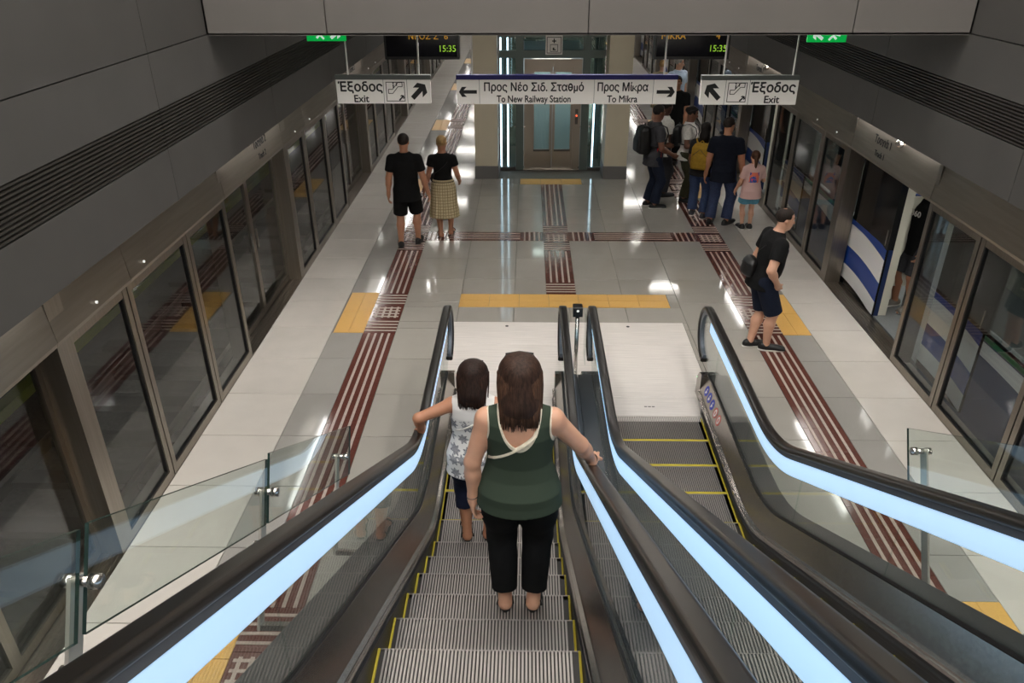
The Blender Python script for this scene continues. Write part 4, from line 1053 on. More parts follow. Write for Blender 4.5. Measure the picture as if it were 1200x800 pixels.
        for s in (-1, 1):
            c = hp(s * .031, .080, .012); e = MB().sphere(c, .0115 * h, 10, 8); o = lobj('eye', e.mesh('eye', 'eye_white', smooth=True), p.root)
            c2 = hp(s * .031, .0885, .012); lobj('iris', MB().sphere(c2, .0055 * h, 8, 6).mesh('iris', 'eye_dark', smooth=True), o)
        lobj('lips', MB().tube([hp(-.022, .086, -.058), hp(0, .0945, -.057), hp(.022, .086, -.058)], [.003 * h, .0055 * h, .003 * h], 6).mesh('lips', 'lip'), p.root)
        for sg in (-1, 1): lobj('eyebrow', MB().tube([hp(sg * .016, .090, .038), hp(sg * .034, .087, .043), hp(sg * .05, .074, .036)], .0035 * h, 5).mesh('eyebrow', 'brow'), p.root)
        return p
    def top(p, m, name='shirt', sleeve=.55, hem=-.05, inf=.014, flare=.012, neck=.062, loose=0.0, mod=None, attr=None, ar=.018):
        """sleeve = share of the upper arm covered (>1 runs on to the forearm); hem in torso heights"""
        H = p.h; F = p.field(zlo=p.pel[2] + min(hem, -.05) * H - .12)
        lv = [list(r) for r in p.torso]; lv = [r for r in lv if r[0] > hem * H]
        for r in lv:
            if r[0] < 0: r[2:5] = [p.torso[2][2], p.torso[2][3], p.torso[2][4]]
        base = list(p.torso[2]); base[0] = hem * H; base[3] += flare; base[4] += flare
        lv = [base] + lv
        for r in lv:
            r[3] += loose; r[4] += loose
        F.add(loft(p.pel, p.R, lv, inf), 0)
        sh = p.R @ V(0, 0, 1)
        [F.add(cap(p.neck0 - p.R @ V(0, 0, .012 * H), q, .034 * H + inf * .8, .031 * H + inf * .8), .04) for q in p.sh]
        if sleeve > 0:
            for (s_, el, wr) in p.arm:
                a = (.0275 if p.f else .031) * H * (1 + .7 * (p.g - 1)); t = min(sleeve, 1); e = s_ + (el - s_) * t
                fn, lo, hi = cap(s_, e + unit(el - s_) * .05, a * 1.12 + ar, a * (1.12 - .26 * t) + ar + .006)
                if sleeve <= 1:
                    u = unit(el - s_); pl = lambda x, y, z, e=e, u=u: (x - e[0]) * u[0] + (y - e[1]) * u[1] + (z - e[2]) * u[2]
                    F.add((lambda x, y, z, fn=fn, pl=pl: np.maximum(fn(x, y, z), pl(x, y, z)), lo, hi), .025)
                else:
                    F.add((fn, lo, hi), .025); e2 = el + (wr - el) * (sleeve - 1); F.add(cap(el, e2, a * .86 + ar, a * .7 + ar), .02)
        n0 = p.neck0 + p.R @ V(0, .012, .028); F.cut(lambda x, y, z: neck * H / 1.72 - np.sqrt((x - n0[0]) ** 2 + (y - n0[1]) ** 2 + (z - n0[2]) ** 2))
        at = None
        if mod: mod(F)
        P, Q = F.mesh()
        if attr: at = attr(P)
        return lobj(name, mk_mesh(name, P, Q, m, at), p.root)
    def bottom(p, m, name='trousers', end=1.86, inf=.012, flare=.006, top=.055):
        """end: 1 = knee, 2 = ankle"""
        H = p.h; F = p.field(zhi=p.pel[2] + .16 * H); lv = [r for r in p.torso if r[0] < top * H]; b = list(p.torso[3]); b[0] = top * H; lv = lv + [b]
        F.add(loft(p.pel, p.R, lv, inf), 0); gg = 1 + .7 * (p.g - 1)
        for (hp, kn, an, d) in p.leg:
            th = (.054 if p.f else .050) * H * p.g
            if end <= 1:
                e = hp + (kn - hp) * end; u = unit(kn - hp); fn, lo, hi = cap(hp, e + u * .06, th + inf, th * (1 - .25 * end) + inf + flare)
                F.add((lambda x, y, z, fn=fn, e=e, u=u: np.maximum(fn(x, y, z), (x - e[0]) * u[0] + (y - e[1]) * u[1] + (z - e[2]) * u[2]), lo, hi), .03)
            else:
                F.add(cap(hp, hp + (kn - hp) * .5, th + inf, th * .88 + inf), .03); F.add(cap(hp + (kn - hp) * .5, kn, th * .88 + inf, .038 * H * gg + inf), .03)
                e = kn + (an - kn) * (end - 1); u = unit(an - kn); mid = kn + (an - kn) * .35 - d * .010 * H; f1, lo, hi = cap(kn, mid, .038 * H * gg + inf, .038 * H * gg + inf); f2, lo2, hi2 = cap(mid, e + u * .06, .038 * H * gg + inf, .033 * H * gg + inf + flare)
                F.add((lambda x, y, z, f1=f1, f2=f2, e=e, u=u: np.maximum(np.minimum(f1(x, y, z), f2(x, y, z)), (x - e[0]) * u[0] + (y - e[1]) * u[1] + (z - e[2]) * u[2]), np.minimum(lo, lo2), np.maximum(hi, hi2)), .03)
        P, Q = F.mesh(); return lobj(name, mk_mesh(name, P, Q, m), p.root)
    def skirt(p, m, z0, top=.06, spread=.06, pleats=18):
        H = p.h; F = p.field(zhi=p.pel[2] + .2 * H); t = p.torso[2]; hz = p.pel[2]
        lv = [(z0 - hz, 0, 0, t[3] + spread, t[4] + spread), (-.2 * H, 0, -.004, t[3] + spread * .7, t[4] + spread * .6), (0, 0, -.012 * H, t[3] + .018, t[4] + .018), (top * H, 0, 0, p.torso[3][3] + .012, p.torso[3][4] + .012)]
        F.add(loft(p.pel, np.eye(3), lv, 0, (pleats, .008)), 0); P, Q = F.mesh(); return lobj('skirt', mk_mesh('skirt', P, Q, m), p.root)
    def shoes(p, m, sole='sole_white', sandal=False):
        H = p.h
        for (hp, kn, an, d) in p.leg:
            fz = an[2] - .045 * H; R = np.stack([np.cross(d, V(0, 0, 1)), d, V(0, 0, 1)], 1); c = V(an[0], an[1], fz)
            if sandal:
                mb = MB(); mb.cur = 0
                out = [(math.cos(a) * .046, .045 * H + math.sin(a) * .083 * H) for a in np.linspace(0, 2 * PI, 20, endpoint=False)]
                mb.poly(out, lambda u, v, t: tuple(c + R @ V(u, v, t)), -.002, .014)
                so = lobj('sandal', mb.mesh('sandal', m), p.root); st = MB()
                for v0, hgt in ((.095 * H, .047), (.0, .085)): st.tube([c + R @ V(.048 * math.cos(a), v0 - (.02 if v0 == 0 else 0) * math.sin(a), .008 + hgt * math.sin(a)) for a in np.linspace(0, PI, 9)], .006, 6)
                lobj('strap', st.mesh('strap', m), so); continue
            F = Field(c + V(-.22, -.22, -.02), c + V(.22, .22, .16), min(p.res, .008))
            F.add(ell(c + R @ V(0, .045 * H, .030), (.050, .088 * H, .050), R), .0); F.add(ell(c + R @ V(0, -.010 * H, .045), (.044, .042 * H, .060), R), .03); F.add(ell(c + R @ V(0, .10 * H, .022), (.048, .05 * H, .036), R), .02)
            F.cut(lambda x, y, z: fz + .016 - z + 0 * x + 0 * y); P, Q = F.mesh(); so = lobj('shoe', mk_mesh('shoe', P, Q, m), p.root)
            F = Field(c + V(-.22, -.22, -.02), c + V(.22, .22, .06), min(p.res, .008)); F.add(ell(c + R @ V(0, .045 * H, .02), (.053, .093 * H, .06), R), 0); F.add(ell(c + R @ V(0, -.012 * H, .02), (.045, .042 * H, .06), R), .02)
            F.cut(lambda x, y, z: np.maximum(fz + .001 - z, z - fz - .026) + 0 * x + 0 * y); P, Q = F.mesh(); lobj('sole', mk_mesh('sole', P, Q, sole), so)
    def hair(p, m, kind='short', length=.25, strands=0, width=.09, res=None, vol=1.0):
        h = p.hs; R = p.headR; hp = lambda x, y, z: p.hc + R @ V(x, y, z) * h
        c = p.hc; F = Field(c - V(.22, .24, .15 + length), c + V(.22, .24, .22), res or min(p.res, .008))
        F.add(ell(hp(0, -.012, .042), V(.086 * vol, .104 * (1 + (vol - 1) * .5), .092 * (1 + (vol - 1) * .25)) * h, R), 0)
        loc = lambda x, y, z: [sum(R[j, i] * ((x, y, z)[j] - p.hc[j]) for j in range(3)) / h for i in range(3)]
        if kind == 'thin':
            F.cut(lambda x, y, z: (.026 - np.sqrt(loc(x, y, z)[0] ** 2 + (loc(x, y, z)[1] + .035) ** 2 + (loc(x, y, z)[2] - .125) ** 2)) * h); kind = 'short'
        if kind == 'bald':
            def cutf(x, y, z):
                q = loc(x, y, z); return np.maximum(np.maximum(q[1] - .03, -.055 - q[2]), .098 - .45 * np.abs(q[0]) * 0 - np.sqrt((q[0] / 1.0) ** 2 + ((q[1] - .02) / 1.1) ** 2 + ((q[2] - .11) / .8) ** 2)) * h
            F.cut(cutf)
        else:
            def cutf(x, y, z):
                q = loc(x, y, z); face = np.minimum(q[1] - .042, .078 - q[2] + .35 * (q[1] - .06)); low = (-.075 if kind in ('short', 'bun') else -.3) - q[2] - np.clip(q[1] * .8, -.02, .06)
                side = np.minimum(q[1] - .012, .02 - q[2]) if kind in ('short',) else face
                return np.maximum(np.maximum(face, side), low) * h
            F.cut(cutf)
        if kind == 'long':
            F.add(cap(hp(0, -.045, .02), hp(0, -.062, -length / h * .45), width * .93, width * .85), .03); F.add(cap(hp(-.03 * vol, -.05, -length / h * .4), hp(-.034 * vol, -.066, -length / h * .78), width * .62, width * .34), .04); F.add(cap(hp(.03 * vol, -.05, -length / h * .4), hp(.036 * vol, -.066, -length / h * .82), width * .60, width * .34), .04)
            fr = lambda x, y, z: (loc(x, y, z)[1] - .045) * h
            F.cut(fr)
            nf = hp(0, .02, -.12); F.cut(lambda x, y, z: .075 * h - np.sqrt((x - nf[0]) ** 2 + (y - nf[1]) ** 2 + ((z - nf[2]) / 1.6) ** 2))
        if kind == 'bun': F.add(ell(hp(0, -.105, .045), V(.046, .042, .046) * h), .02)
        if kind == 'tail': F.add(cap(hp(0, -.09, .03), hp(0, -.118, -.03), .030 * h, .034 * h), .02); F.add(cap(hp(0, -.118, -.03), hp(0, -.105, -length / h), .034 * h, .014 * h), .02)
        P, Q = F.mesh(); o = lobj('hair', mk_mesh('hair', P, Q, m), p.root)
        if strands:
            mb = MB(); rg = random.Random(3)
            for i in range(strands):
                a = rg.uniform(-2.75, -.4) if rg.random() < .85 else rg.uniform(-3.3, .15)      # round the back of the skull
                x0, y0 = math.cos(a), math.sin(a); zt = rg.uniform(.06, .135); k = math.sqrt(max(0, 1 - ((zt - .042) / .1) ** 2))
                x0 *= vol; y0 *= 1 + (vol - 1) * .6; pts = [hp(x0 * .083 * k, -.012 + y0 * .100 * k, zt)]; L = length / h * rg.uniform(.62, 1.08)
                pts.append(hp(x0 * .090, -.012 + y0 * .106, .03)); wv = rg.uniform(-.012, .012)
                for t in (.25, .5, .75, 1.0): pts.append(hp(x0 * (.094 - .024 * t) + wv * t * 2.2, -.022 + y0 * (.108 - .035 * t) - .012 * t, .03 - t * L))
                r = rg.uniform(.0035, .0065); mb.tube(pts, [r * .6, r, r, r, r * .8, r * .25], 5)
            so = lobj('strands', mb.mesh('strands', m + '_light', smooth=True), o); so['kind'] = 'stuff'
        return o
    def wpt(p, q): return p.loc + Vector(rotz(p.yaw) @ np.asarray(q, float))
mat('eye_white', srgb(220, 214, 208), .3); mat('eye_dark', srgb(40, 28, 22), .3); mat('lip', srgb(150, 90, 82), .5); mat('brow', srgb(44, 34, 28), .8)
mat('sole_white', srgb(205, 202, 196), .6); mat('sole_dark', srgb(30, 29, 28), .6)
def worn(name, p, label, cat):
    return empty(name, tuple(p.root.location), label, cat, rz=p.yaw)
def backpack(p, m, label, w_=.15, hgt=.42, dep=.09, z=.24, pocket=None, straps=None):
    """worn on the back: a thing of its own, built in the wearer's frame"""
    t = worn('backpack', p, label, 'backpack'); H = p.h; yb = -(p.torso[6][4] + .022)
    c = p.pel + p.R @ V(0, yb - dep * .9, z * H - hgt * .30); h = min(p.res, .01)
    F = Field(c - V(.32, .32, .4), c + V(.32, .32, .4), h); S = lambda a, b, k, z0, z1: [(z0, 0, 0, a, b), (z0 + .05, 0, 0, a * 1.05, b * 1.08), ((z0 + z1) / 2, 0, 0, a * 1.05, b * 1.12), (z1 - .07, 0, 0, a, b), (z1 - .02, 0, .01, a * .8, b * .7), (z1, 0, .02, a * .5, b * .4)]
    def sq(org, R, lv):
        lv = np.array(lv)
        def fn(x, y, z):
            q0, q1, q2 = x - org[0], y - org[1], z - org[2]; q = [R[0, i] * q0 + R[1, i] * q1 + R[2, i] * q2 for i in range(3)]
            g = [np.interp(q[2], lv[:, 0], lv[:, i]) for i in (2, 3, 4)]
            e = (np.abs(q[0] / g[1]) ** 4 + np.abs((q[1] - g[0]) / g[2]) ** 4) ** .25; d = (e - 1) * np.minimum(g[1], g[2]); return np.maximum(d, np.maximum(lv[0, 0] - q[2], q[2] - lv[-1, 0]))
        return fn, org - .35, org + .35
    F.add(sq(c, p.R, S(w_, dep, 0, -hgt / 2, hgt / 2)), 0); P, Q = F.mesh(); lobj('bag', mk_mesh('bag', P, Q, m), t)
    F = Field(c - V(.32, .32, .4), c + V(.32, .32, .4), h); F.add(sq(c + p.R @ V(0, -dep * 1.05, -hgt * .16), p.R, S(w_ * .82, dep * .35, 0, -hgt * .28, hgt * .30)), 0); P, Q = F.mesh(); lobj('pocket', mk_mesh('pocket', P, Q, pocket or m), t)
    lobj('zip', MB().tube([c + p.R @ V(x, -dep * 1.13 - .004, hgt * .30 - abs(x) * .9) for x in np.linspace(-w_ * .8, w_ * .8, 9)], .004, 5).mesh('zip', 'black'), t)
    lobj('grab_loop', MB().tube([c + p.R @ V(x, .02, hgt / 2 + .035 * math.cos(x / .035 * 1.57)) for x in np.linspace(-.035, .035, 7)], .008, 6).mesh('grab_loop', straps or m), t)
    for s in (-1, 1):
        sx = p.sw * .72; f = p.torso[6][4] + .026
        pts = [(s * w_ * .5, -f, hgt * .0 + .27 * H), (s * sx, -.045, .302 * H), (s * sx, .02, .308 * H), (s * sx * 1.0, f * .85, .275 * H), (s * sx * 1.05, f + .008, .22 * H), (s * sx * 1.22, f * .75, .13 * H), (s * p.torso[5][3] * 1.2, 0, .10 * H), (s * w_ * .8, -f, .10 * H)]
        lobj('strap', MB().tube([p.pel + p.R @ V(*q) for q in pts], .020, 8, flat=.35).mesh('strap', straps or m, smooth=True), t)
    return t
def sunglasses(p, label, up=.115, m='black'):
    """pushed up on the hair"""
    t = worn('sunglasses', p, label, 'sunglasses'); h = p.hs; R = p.headR; hp = lambda x, y, z: p.hc + R @ V(x, y, z) * h
    for s in (-1, 1):
        mb = MB(); c = hp(s * .040, .066, up - .016); n = R @ V(0, .62, .78); u = R @ V(1, 0, 0); v = np.cross(n, u)
        ring = [c + u * .032 * h * math.cos(a) + v * .024 * h * math.sin(a) for a in np.linspace(0, 2 * PI, 14, endpoint=False)]
        mb.add([tuple(q) for q in ring] + [tuple(q + n * .004) for q in ring], [tuple(range(14))[::-1], tuple(range(14, 28))] + [(k, (k + 1) % 14, 14 + (k + 1) % 14, 14 + k) for k in range(14)])
        lobj('lens', mb.mesh('lens', 'lens_dark'), t)
        lobj('temple', MB().tube([hp(s * .074, .040, up - .012), hp(s * .092, .0, up - .03), hp(s * .09, -.045, up - .052), hp(s * .085, -.07, up - .075)], .0042 * h, 6).mesh('temple', m), t)
    lobj('frame', MB().tube([hp(x, .052 - abs(x) * .2, up + .004 - abs(x) * .1) for x in (-.076, -.04, 0, .04, .076)], .0052 * h, 6).mesh('frame', m), t)
    return t
mat('lens_dark', srgb(22, 20, 20), .08, spec=.8)

# ------------------------------------------------------------------ the cast
black_c = cloth('cloth_black', (17, 17, 18)); navy = cloth('cloth_navy', (24, 28, 48)); jeans = cloth('cloth_jeans', (58, 72, 104), (60, .25)); jeans2 = cloth('cloth_jeans_mid', (54, 64, 92), (60, .25))
jeans_dk = cloth('cloth_jeans_dark', (30, 36, 52), (60, .2)); white_c = cloth('cloth_white', (214, 210, 204)); olive = cloth('cloth_olive', (62, 60, 44)); green_c = cloth('cloth_green', (50, 66, 50)); khaki = cloth('cloth_khaki', (150, 140, 110))
pink = cloth('cloth_pink', (212, 176, 170)); aqua = cloth('cloth_aqua', (92, 150, 172)); mustard = cloth('cloth_mustard', (150, 118, 40)); blue_l = cloth('cloth_lightblue', (168, 184, 204)); grey_c = cloth('cloth_grey', (62, 62, 66)); red_c = cloth('cloth_red', (190, 30, 40)); cream = cloth('cloth_cream', (206, 198, 180))
hb = hair_mat('hair_black', (24, 19, 17)); hbr = hair_mat('hair_brown', (54, 37, 29)); hdb = hair_mat('hair_dark_brown', (40, 26, 21)); hgr = hair_mat('hair_grey', (150, 146, 140)); hbl = hair_mat('hair_blond', (160, 128, 84)); hsh = hair_mat('hair_dark_short', (36, 28, 24))
hair_mat('hair_brown_light', (78, 55, 42)); hair_mat('hair_dark_brown_light', (52, 33, 26))
def mixmat(name, a, b, kind):
    """fabric with a woven or printed pattern; all in the object's own frame"""
    m = bpy.data.materials.new(name); m.use_nodes = True; nt = m.node_tree; bs = nt.nodes['Principled BSDF']; bs.inputs['Roughness'].default_value = .85; bs.inputs['Specular IOR Level'].default_value = .2
    tc = nt.nodes.new('ShaderNodeTexCoord'); mx = nt.nodes.new('ShaderNodeMix'); mx.data_type = 'RGBA'; mx.inputs[6].default_value = srgb(*a); mx.inputs[7].default_value = srgb(*b)
    def mth(op, x, y=None):
        n = nt.nodes.new('ShaderNodeMath'); n.operation = op
        for i, q in enumerate((x, y)):
            if q is None: continue
            if isinstance(q, (int, float)): n.inputs[i].default_value = q
            else: nt.links.new(q, n.inputs[i])
        return n.outputs[0]
    if kind == 'trim':
        at = nt.nodes.new('ShaderNodeAttribute'); at.attribute_name = 'trim'; f = mth('LESS_THAN', at.outputs['Fac'], .0105)
    elif kind == 'check':
        sp = nt.nodes.new('ShaderNodeSeparateXYZ'); nt.links.new(tc.outputs['Object'], sp.inputs[0])
        an = mth('ARCTAN2', sp.outputs[1], sp.outputs[0]); f = mth('MAXIMUM', mth('GREATER_THAN', mth('SINE', mth('MULTIPLY', an, 26)), .8), mth('GREATER_THAN', mth('SINE', mth('MULTIPLY', sp.outputs[2], 130)), .8))
    elif kind == 'floral':
        # petals: angle and radius inside each Voronoi cell; flowers only on the lower part of the top
        sp = nt.nodes.new('ShaderNodeSeparateXYZ'); nt.links.new(tc.outputs['Object'], sp.inputs[0])
        cb = nt.nodes.new('ShaderNodeCombineXYZ'); nt.links.new(sp.outputs[0], cb.inputs[0]); nt.links.new(sp.outputs[2], cb.inputs[1])
        vo = nt.nodes.new('ShaderNodeTexVoronoi'); vo.voronoi_dimensions = '2D'; vo.inputs['Scale'].default_value = 11; vo.inputs['Randomness'].default_value = .55; nt.links.new(cb.outputs[0], vo.inputs['Vector'])
        sc = nt.nodes.new('ShaderNodeVectorMath'); sc.operation = 'SUBTRACT'; nt.links.new(cb.outputs[0], sc.inputs[0]); nt.links.new(vo.outputs['Position'], sc.inputs[1])
        s2 = nt.nodes.new('ShaderNodeSeparateXYZ'); nt.links.new(sc.outputs[0], s2.inputs[0]); an = mth('ARCTAN2', s2.outputs[1], s2.outputs[0])
        pet = mth('ABSOLUTE', mth('COSINE', mth('MULTIPLY', an, 3.5)))
        rad = mth('ADD', mth('MULTIPLY', pet, .022), .020); r_ = nt.nodes.new('ShaderNodeVectorMath'); r_.operation = 'LENGTH'; nt.links.new(sc.outputs[0], r_.inputs[0]); rr = r_.outputs['Value']
        inside = mth('LESS_THAN', rr, rad); vein = mth('GREATER_THAN', mth('COSINE', mth('MULTIPLY', an, 21)), -.55)
        nz = nt.nodes.new('ShaderNodeTexNoise'); nz.inputs['Scale'].default_value = 40; nt.links.new(tc.outputs['Object'], nz.inputs['Vector'])
        low = mth('LESS_THAN', mth('ADD', sp.outputs[2], mth('MULTIPLY', nz.outputs['Fac'], .1)), 1.22)
        f = mth('MULTIPLY', mth('MULTIPLY', inside, vein), low)
    elif kind == 'blob':
        sp = nt.nodes.new('ShaderNodeSeparateXYZ'); nt.links.new(tc.outputs['Object'], sp.inputs[0]); nz = nt.nodes.new('ShaderNodeTexNoise'); nz.inputs['Scale'].default_value = 12; nt.links.new(tc.outputs['Object'], nz.inputs['Vector'])
        rr = nt.nodes.new('ShaderNodeValToRGB'); e = rr.color_ramp.elements; e[0].position = .40; e[0].color = srgb(226, 120, 96); e[1].position = .62; e[1].color = srgb(220, 90, 110); k = e.new(.5); k.color = srgb(60, 92, 170); rr.color_ramp.interpolation = 'CONSTANT'; nt.links.new(nz.outputs['Fac'], rr.inputs[0]); nt.links.new(rr.outputs[0], mx.inputs[7])
        f = mth('MULTIPLY', mth('MULTIPLY', mth('LESS_THAN', mth('ABSOLUTE', mth('ADD', sp.outputs[0], mth('MULTIPLY', nz.outputs['Fac'], .02))), .075), mth('LESS_THAN', mth('ABSOLUTE', mth('SUBTRACT', sp.outputs[2], .905)), .085)), mth('LESS_THAN', sp.outputs[1], .0))
    nt.links.new(f, mx.inputs[0]); nt.links.new(mx.outputs[2], bs.inputs['Base Color']); MATS[name] = m; return name
mixmat('tank_green', (54, 65, 54), (214, 206, 188), 'trim'); mixmat('tank_floral', (222, 220, 218), (62, 66, 84), 'floral'); mixmat('skirt_check', (196, 180, 146), (140, 124, 92), 'check'); mixmat('tee_pink', (212, 176, 170), (226, 120, 96), 'blob')

def tank(p, m, scoop_z=.175, scoop_r=(.062, .2, .10), hem=-.06, loose=.0, inf=.016):
    H = p.h; c = p.pel + p.R @ V(0, -.02, .305 * H)
    sx, sy, sz = scoop_r
    def sc(x, y, z): return (np.sqrt(((x - c[0]) / sx) ** 2 + ((y - c[1]) / sy) ** 2 + ((z - c[2]) / sz) ** 2) - 1) * sx
    def arms(x, y, z):
        d = None
        for s, q in zip((-1, 1), p.sh):
            o = q + p.R @ V(s * .052, 0, -.012); e = (np.sqrt(((x - o[0]) / .068) ** 2 + ((y - o[1]) / .14) ** 2 + ((z - o[2]) / .115) ** 2) - 1) * .068; d = e if d is None else np.minimum(d, e)
        return d
    def mod(F): F.cut(lambda x, y, z: -sc(x, y, z)); F.cut(lambda x, y, z: -arms(x, y, z))
    def attr(P): return np.minimum(np.abs(sc(P[:, 0], P[:, 1], P[:, 2])), np.abs(arms(P[:, 0], P[:, 1], P[:, 2])))
    return p.top(m, 'tank_top', sleeve=0, hem=hem, inf=inf, flare=.008, neck=.05, loose=loose, mod=mod, attr=attr)

# --- woman in the green tank top, riding down in front of the camera
zA = zb(Y0 + .8)
wa = Person((-.50, 3.40, zA), 0.0, 1.66, 'woman with long brown hair in green tank top and black capris on escalator', 'light', True, 1.22, lean=.03, res=.006,
            feet=((-.085, -.06), (.085, -.06)), toe=(6, -8), arms=(((-.30, -.04, -1), (-.02, .02, -1)), ('to', (.42, .20, .885), (.9, -.6, -.3))), head=(.03, .22), curl=(.75, .25), barefoot=True)
wa.handdir[1] = (.10, 1, -.22); wa.palmn[1] = (0, -.1, -1)
wa.body(); tank(wa, 'tank_green', scoop_r=(.108, .22, .215), hem=-.062)
wa.bottom(black_c, 'capris', end=1.86, inf=.013, top=-.015, flare=-.004); wa.hair(hbr, 'long', .275, 420, .110, .006, 1.34); wa.shoes('sole_dark', sandal=True)
sunglasses(wa, 'dark sunglasses pushed up on the hair of the woman in green', .122)
def crossbody(p, label, m, side, pts_back, w_=.016, bag=True):
    """strap from one shoulder round to the other hip with a small bag in front; pts in torso frame"""
    t = worn('crossbody_bag', p, label, 'bag'); lobj('strap', MB().tube([p.pel + p.R @ V(*q) for q in pts_back], w_, 8, flat=.3).mesh('strap', m, smooth=True), t)
    if bag:
        e = pts_back[-1]; c = p.pel + p.R @ V(*e); F = Field(c - .25, c + .25, .01); F.add(ell(c + V(0, .03, -.06), (.10, .045, .085)), 0); P, Q = F.mesh(); lobj('pouch', mk_mesh('pouch', P, Q, m), t)
    return t
def hull(p, x, z, back=-1, off=.016):
    """point on the torso surface (torso frame)"""
    lv = np.array(p.torso); rx, ry, cy = np.interp(z, lv[:, 0], lv[:, 3]) + off, np.interp(z, lv[:, 0], lv[:, 4]) + off, np.interp(z, lv[:, 0], lv[:, 2]); xx = max(-.985, min(.985, x / rx)); return (xx * rx, cy + back * ry * math.sqrt(1 - xx * xx), z)
def strap_path(p, sx, zt, ex, ze, front_end):
    H = p.h; pts = [hull(p, sx * .85, zt * .80, 1, .02), (sx, .055, zt + .005), (sx, .0, zt + .038), (sx, -.055, zt + .01)]
    for k in range(1, 9):
        t = k / 9; pts.append(hull(p, sx + (ex - sx) * t, zt - .03 + (ze - zt + .03) * t ** .9))
    for a, z in front_end: pts.append(hull(p, a, z, 1))
    return pts
crossbody(wa, 'cream strapped shoulder bag worn across the back by the woman in green', 'cloth_cream', 1, strap_path(wa, .115, .275 * 1.66, -.20, .115 * 1.66, [(-.17, .10 * 1.66), (-.10, .07 * 1.66)]), .013)
br = worn('bracelet', wa, 'thin metal bracelet on the left wrist of the woman in green', 'bracelet'); q0 = wa.arm[0][2] - unit(wa.arm[0][2] - wa.arm[0][1]) * .015
lobj('ring', MB().tube([q0 + V(.031 * math.cos(a), .031 * math.sin(a), .006 * math.cos(a)) for a in np.linspace(0, 2 * PI, 17)], .004, 6).mesh('ring', 'steel_bright'), br)
br = worn('wristband', wa, 'black band on the right wrist of the woman in green', 'wristband'); q0 = wa.arm[1][2] - unit(wa.arm[1][2] - wa.arm[1][1]) * .02; u_ = unit(wa.arm[1][2] - wa.arm[1][1]); a_ = unit(np.cross(u_, V(0, 0, 1))); b_ = np.cross(u_, a_)
lobj('ring', MB().tube([q0 + a_ * .031 * math.cos(a) + b_ * .031 * math.sin(a) for a in np.linspace(0, 2 * PI, 17)], .006, 6).mesh('ring', 'black'), br)

# --- woman in the floral top, further down, left hand on the rail
zB = max(zb(Y0 + 2.4), 0)
wb = Person((-.86, 4.86, zB), 0.0, 1.60, 'dark haired woman in white floral top and navy capris holding escalator rail', 'tan', True, 1.10, lean=.06, res=.007,
            feet=((-.08, -.05), (.09, -.03)), arms=(('to', (-.415, .06, .985), (-.8, -.3, -.2)), ((.12, .02, -1), (.05, .30, -1))), head=(-.05, .28), curl=(.5, .5), barefoot=True)
wb.handdir[0] = (-.15, 1, -.25); wb.palmn[0] = (0, 0, -1)
wb.body(); tank(wb, 'tank_floral', scoop_r=(.085, .13, .06), hem=-.10, loose=.016, inf=.014); wb.bottom(navy, 'capris', end=1.42, inf=.014, flare=.010, top=.0); wb.hair(hdb, 'long', .25, 320, .110, .007, 1.40); wb.shoes('sole_dark', sandal=True)
sunglasses(wb, 'dark sunglasses on the head of the woman in floral top', .118)
crossbody(wb, 'pale strapped shoulder bag worn across the back by woman in floral top', 'cloth_white', 1, strap_path(wb, .095, .262 * 1.6, -.185, .13 * 1.6, [(-.15, .11 * 1.6), (-.08, .08 * 1.6)]), .026)

# --- couple walking away on the left
p = Person((-2.33, 11.56, 0), 0.05, 1.75, 'man in black tee and black shorts walking away on the left', 'tan', False, 1.06, feet=((-.13, -.10), (.13, .05)), arms=(((-.22, -.02, -1), (-.10, .12, -1)), ((.26, .0, -1), (.24, .18, -1))), head=(-.15, .05), curl=.6).body()
p.top(black_c, 'tee', .62, -.10, .016, .014, loose=.012); p.bottom(black_c, 'shorts', .93, .02, .02); p.hair(hsh, 'short'); p.shoes('sole_dark', 'sole_dark')
p = Person((-1.80, 11.95, 0), .06, 1.63, 'woman in black top and long beige skirt beside man in black', 'tan', True, 1.02, feet=((-.07, -.04), (.09, .08)), arms=(((-.26, .02, -1), (-.30, .16, -1)), ((.26, .05, -1), (.10, .75, -.55))), head=(-.05, .05), curl=.6).body()
p.top(black_c, 'top', .42, .04, .008, .0, loose=.0); p.skirt('skirt_check', .34, .060, .060); p.hair(hbl, 'bun'); p.shoes('sole_dark', sandal=True)
crossbody(p, 'thin dark strapped bag worn across the woman in beige skirt', 'sole_dark', 1, strap_path(p, .10, .268 * 1.63, -.15, .11 * 1.63, [(-.12, .09 * 1.63)]), .007)
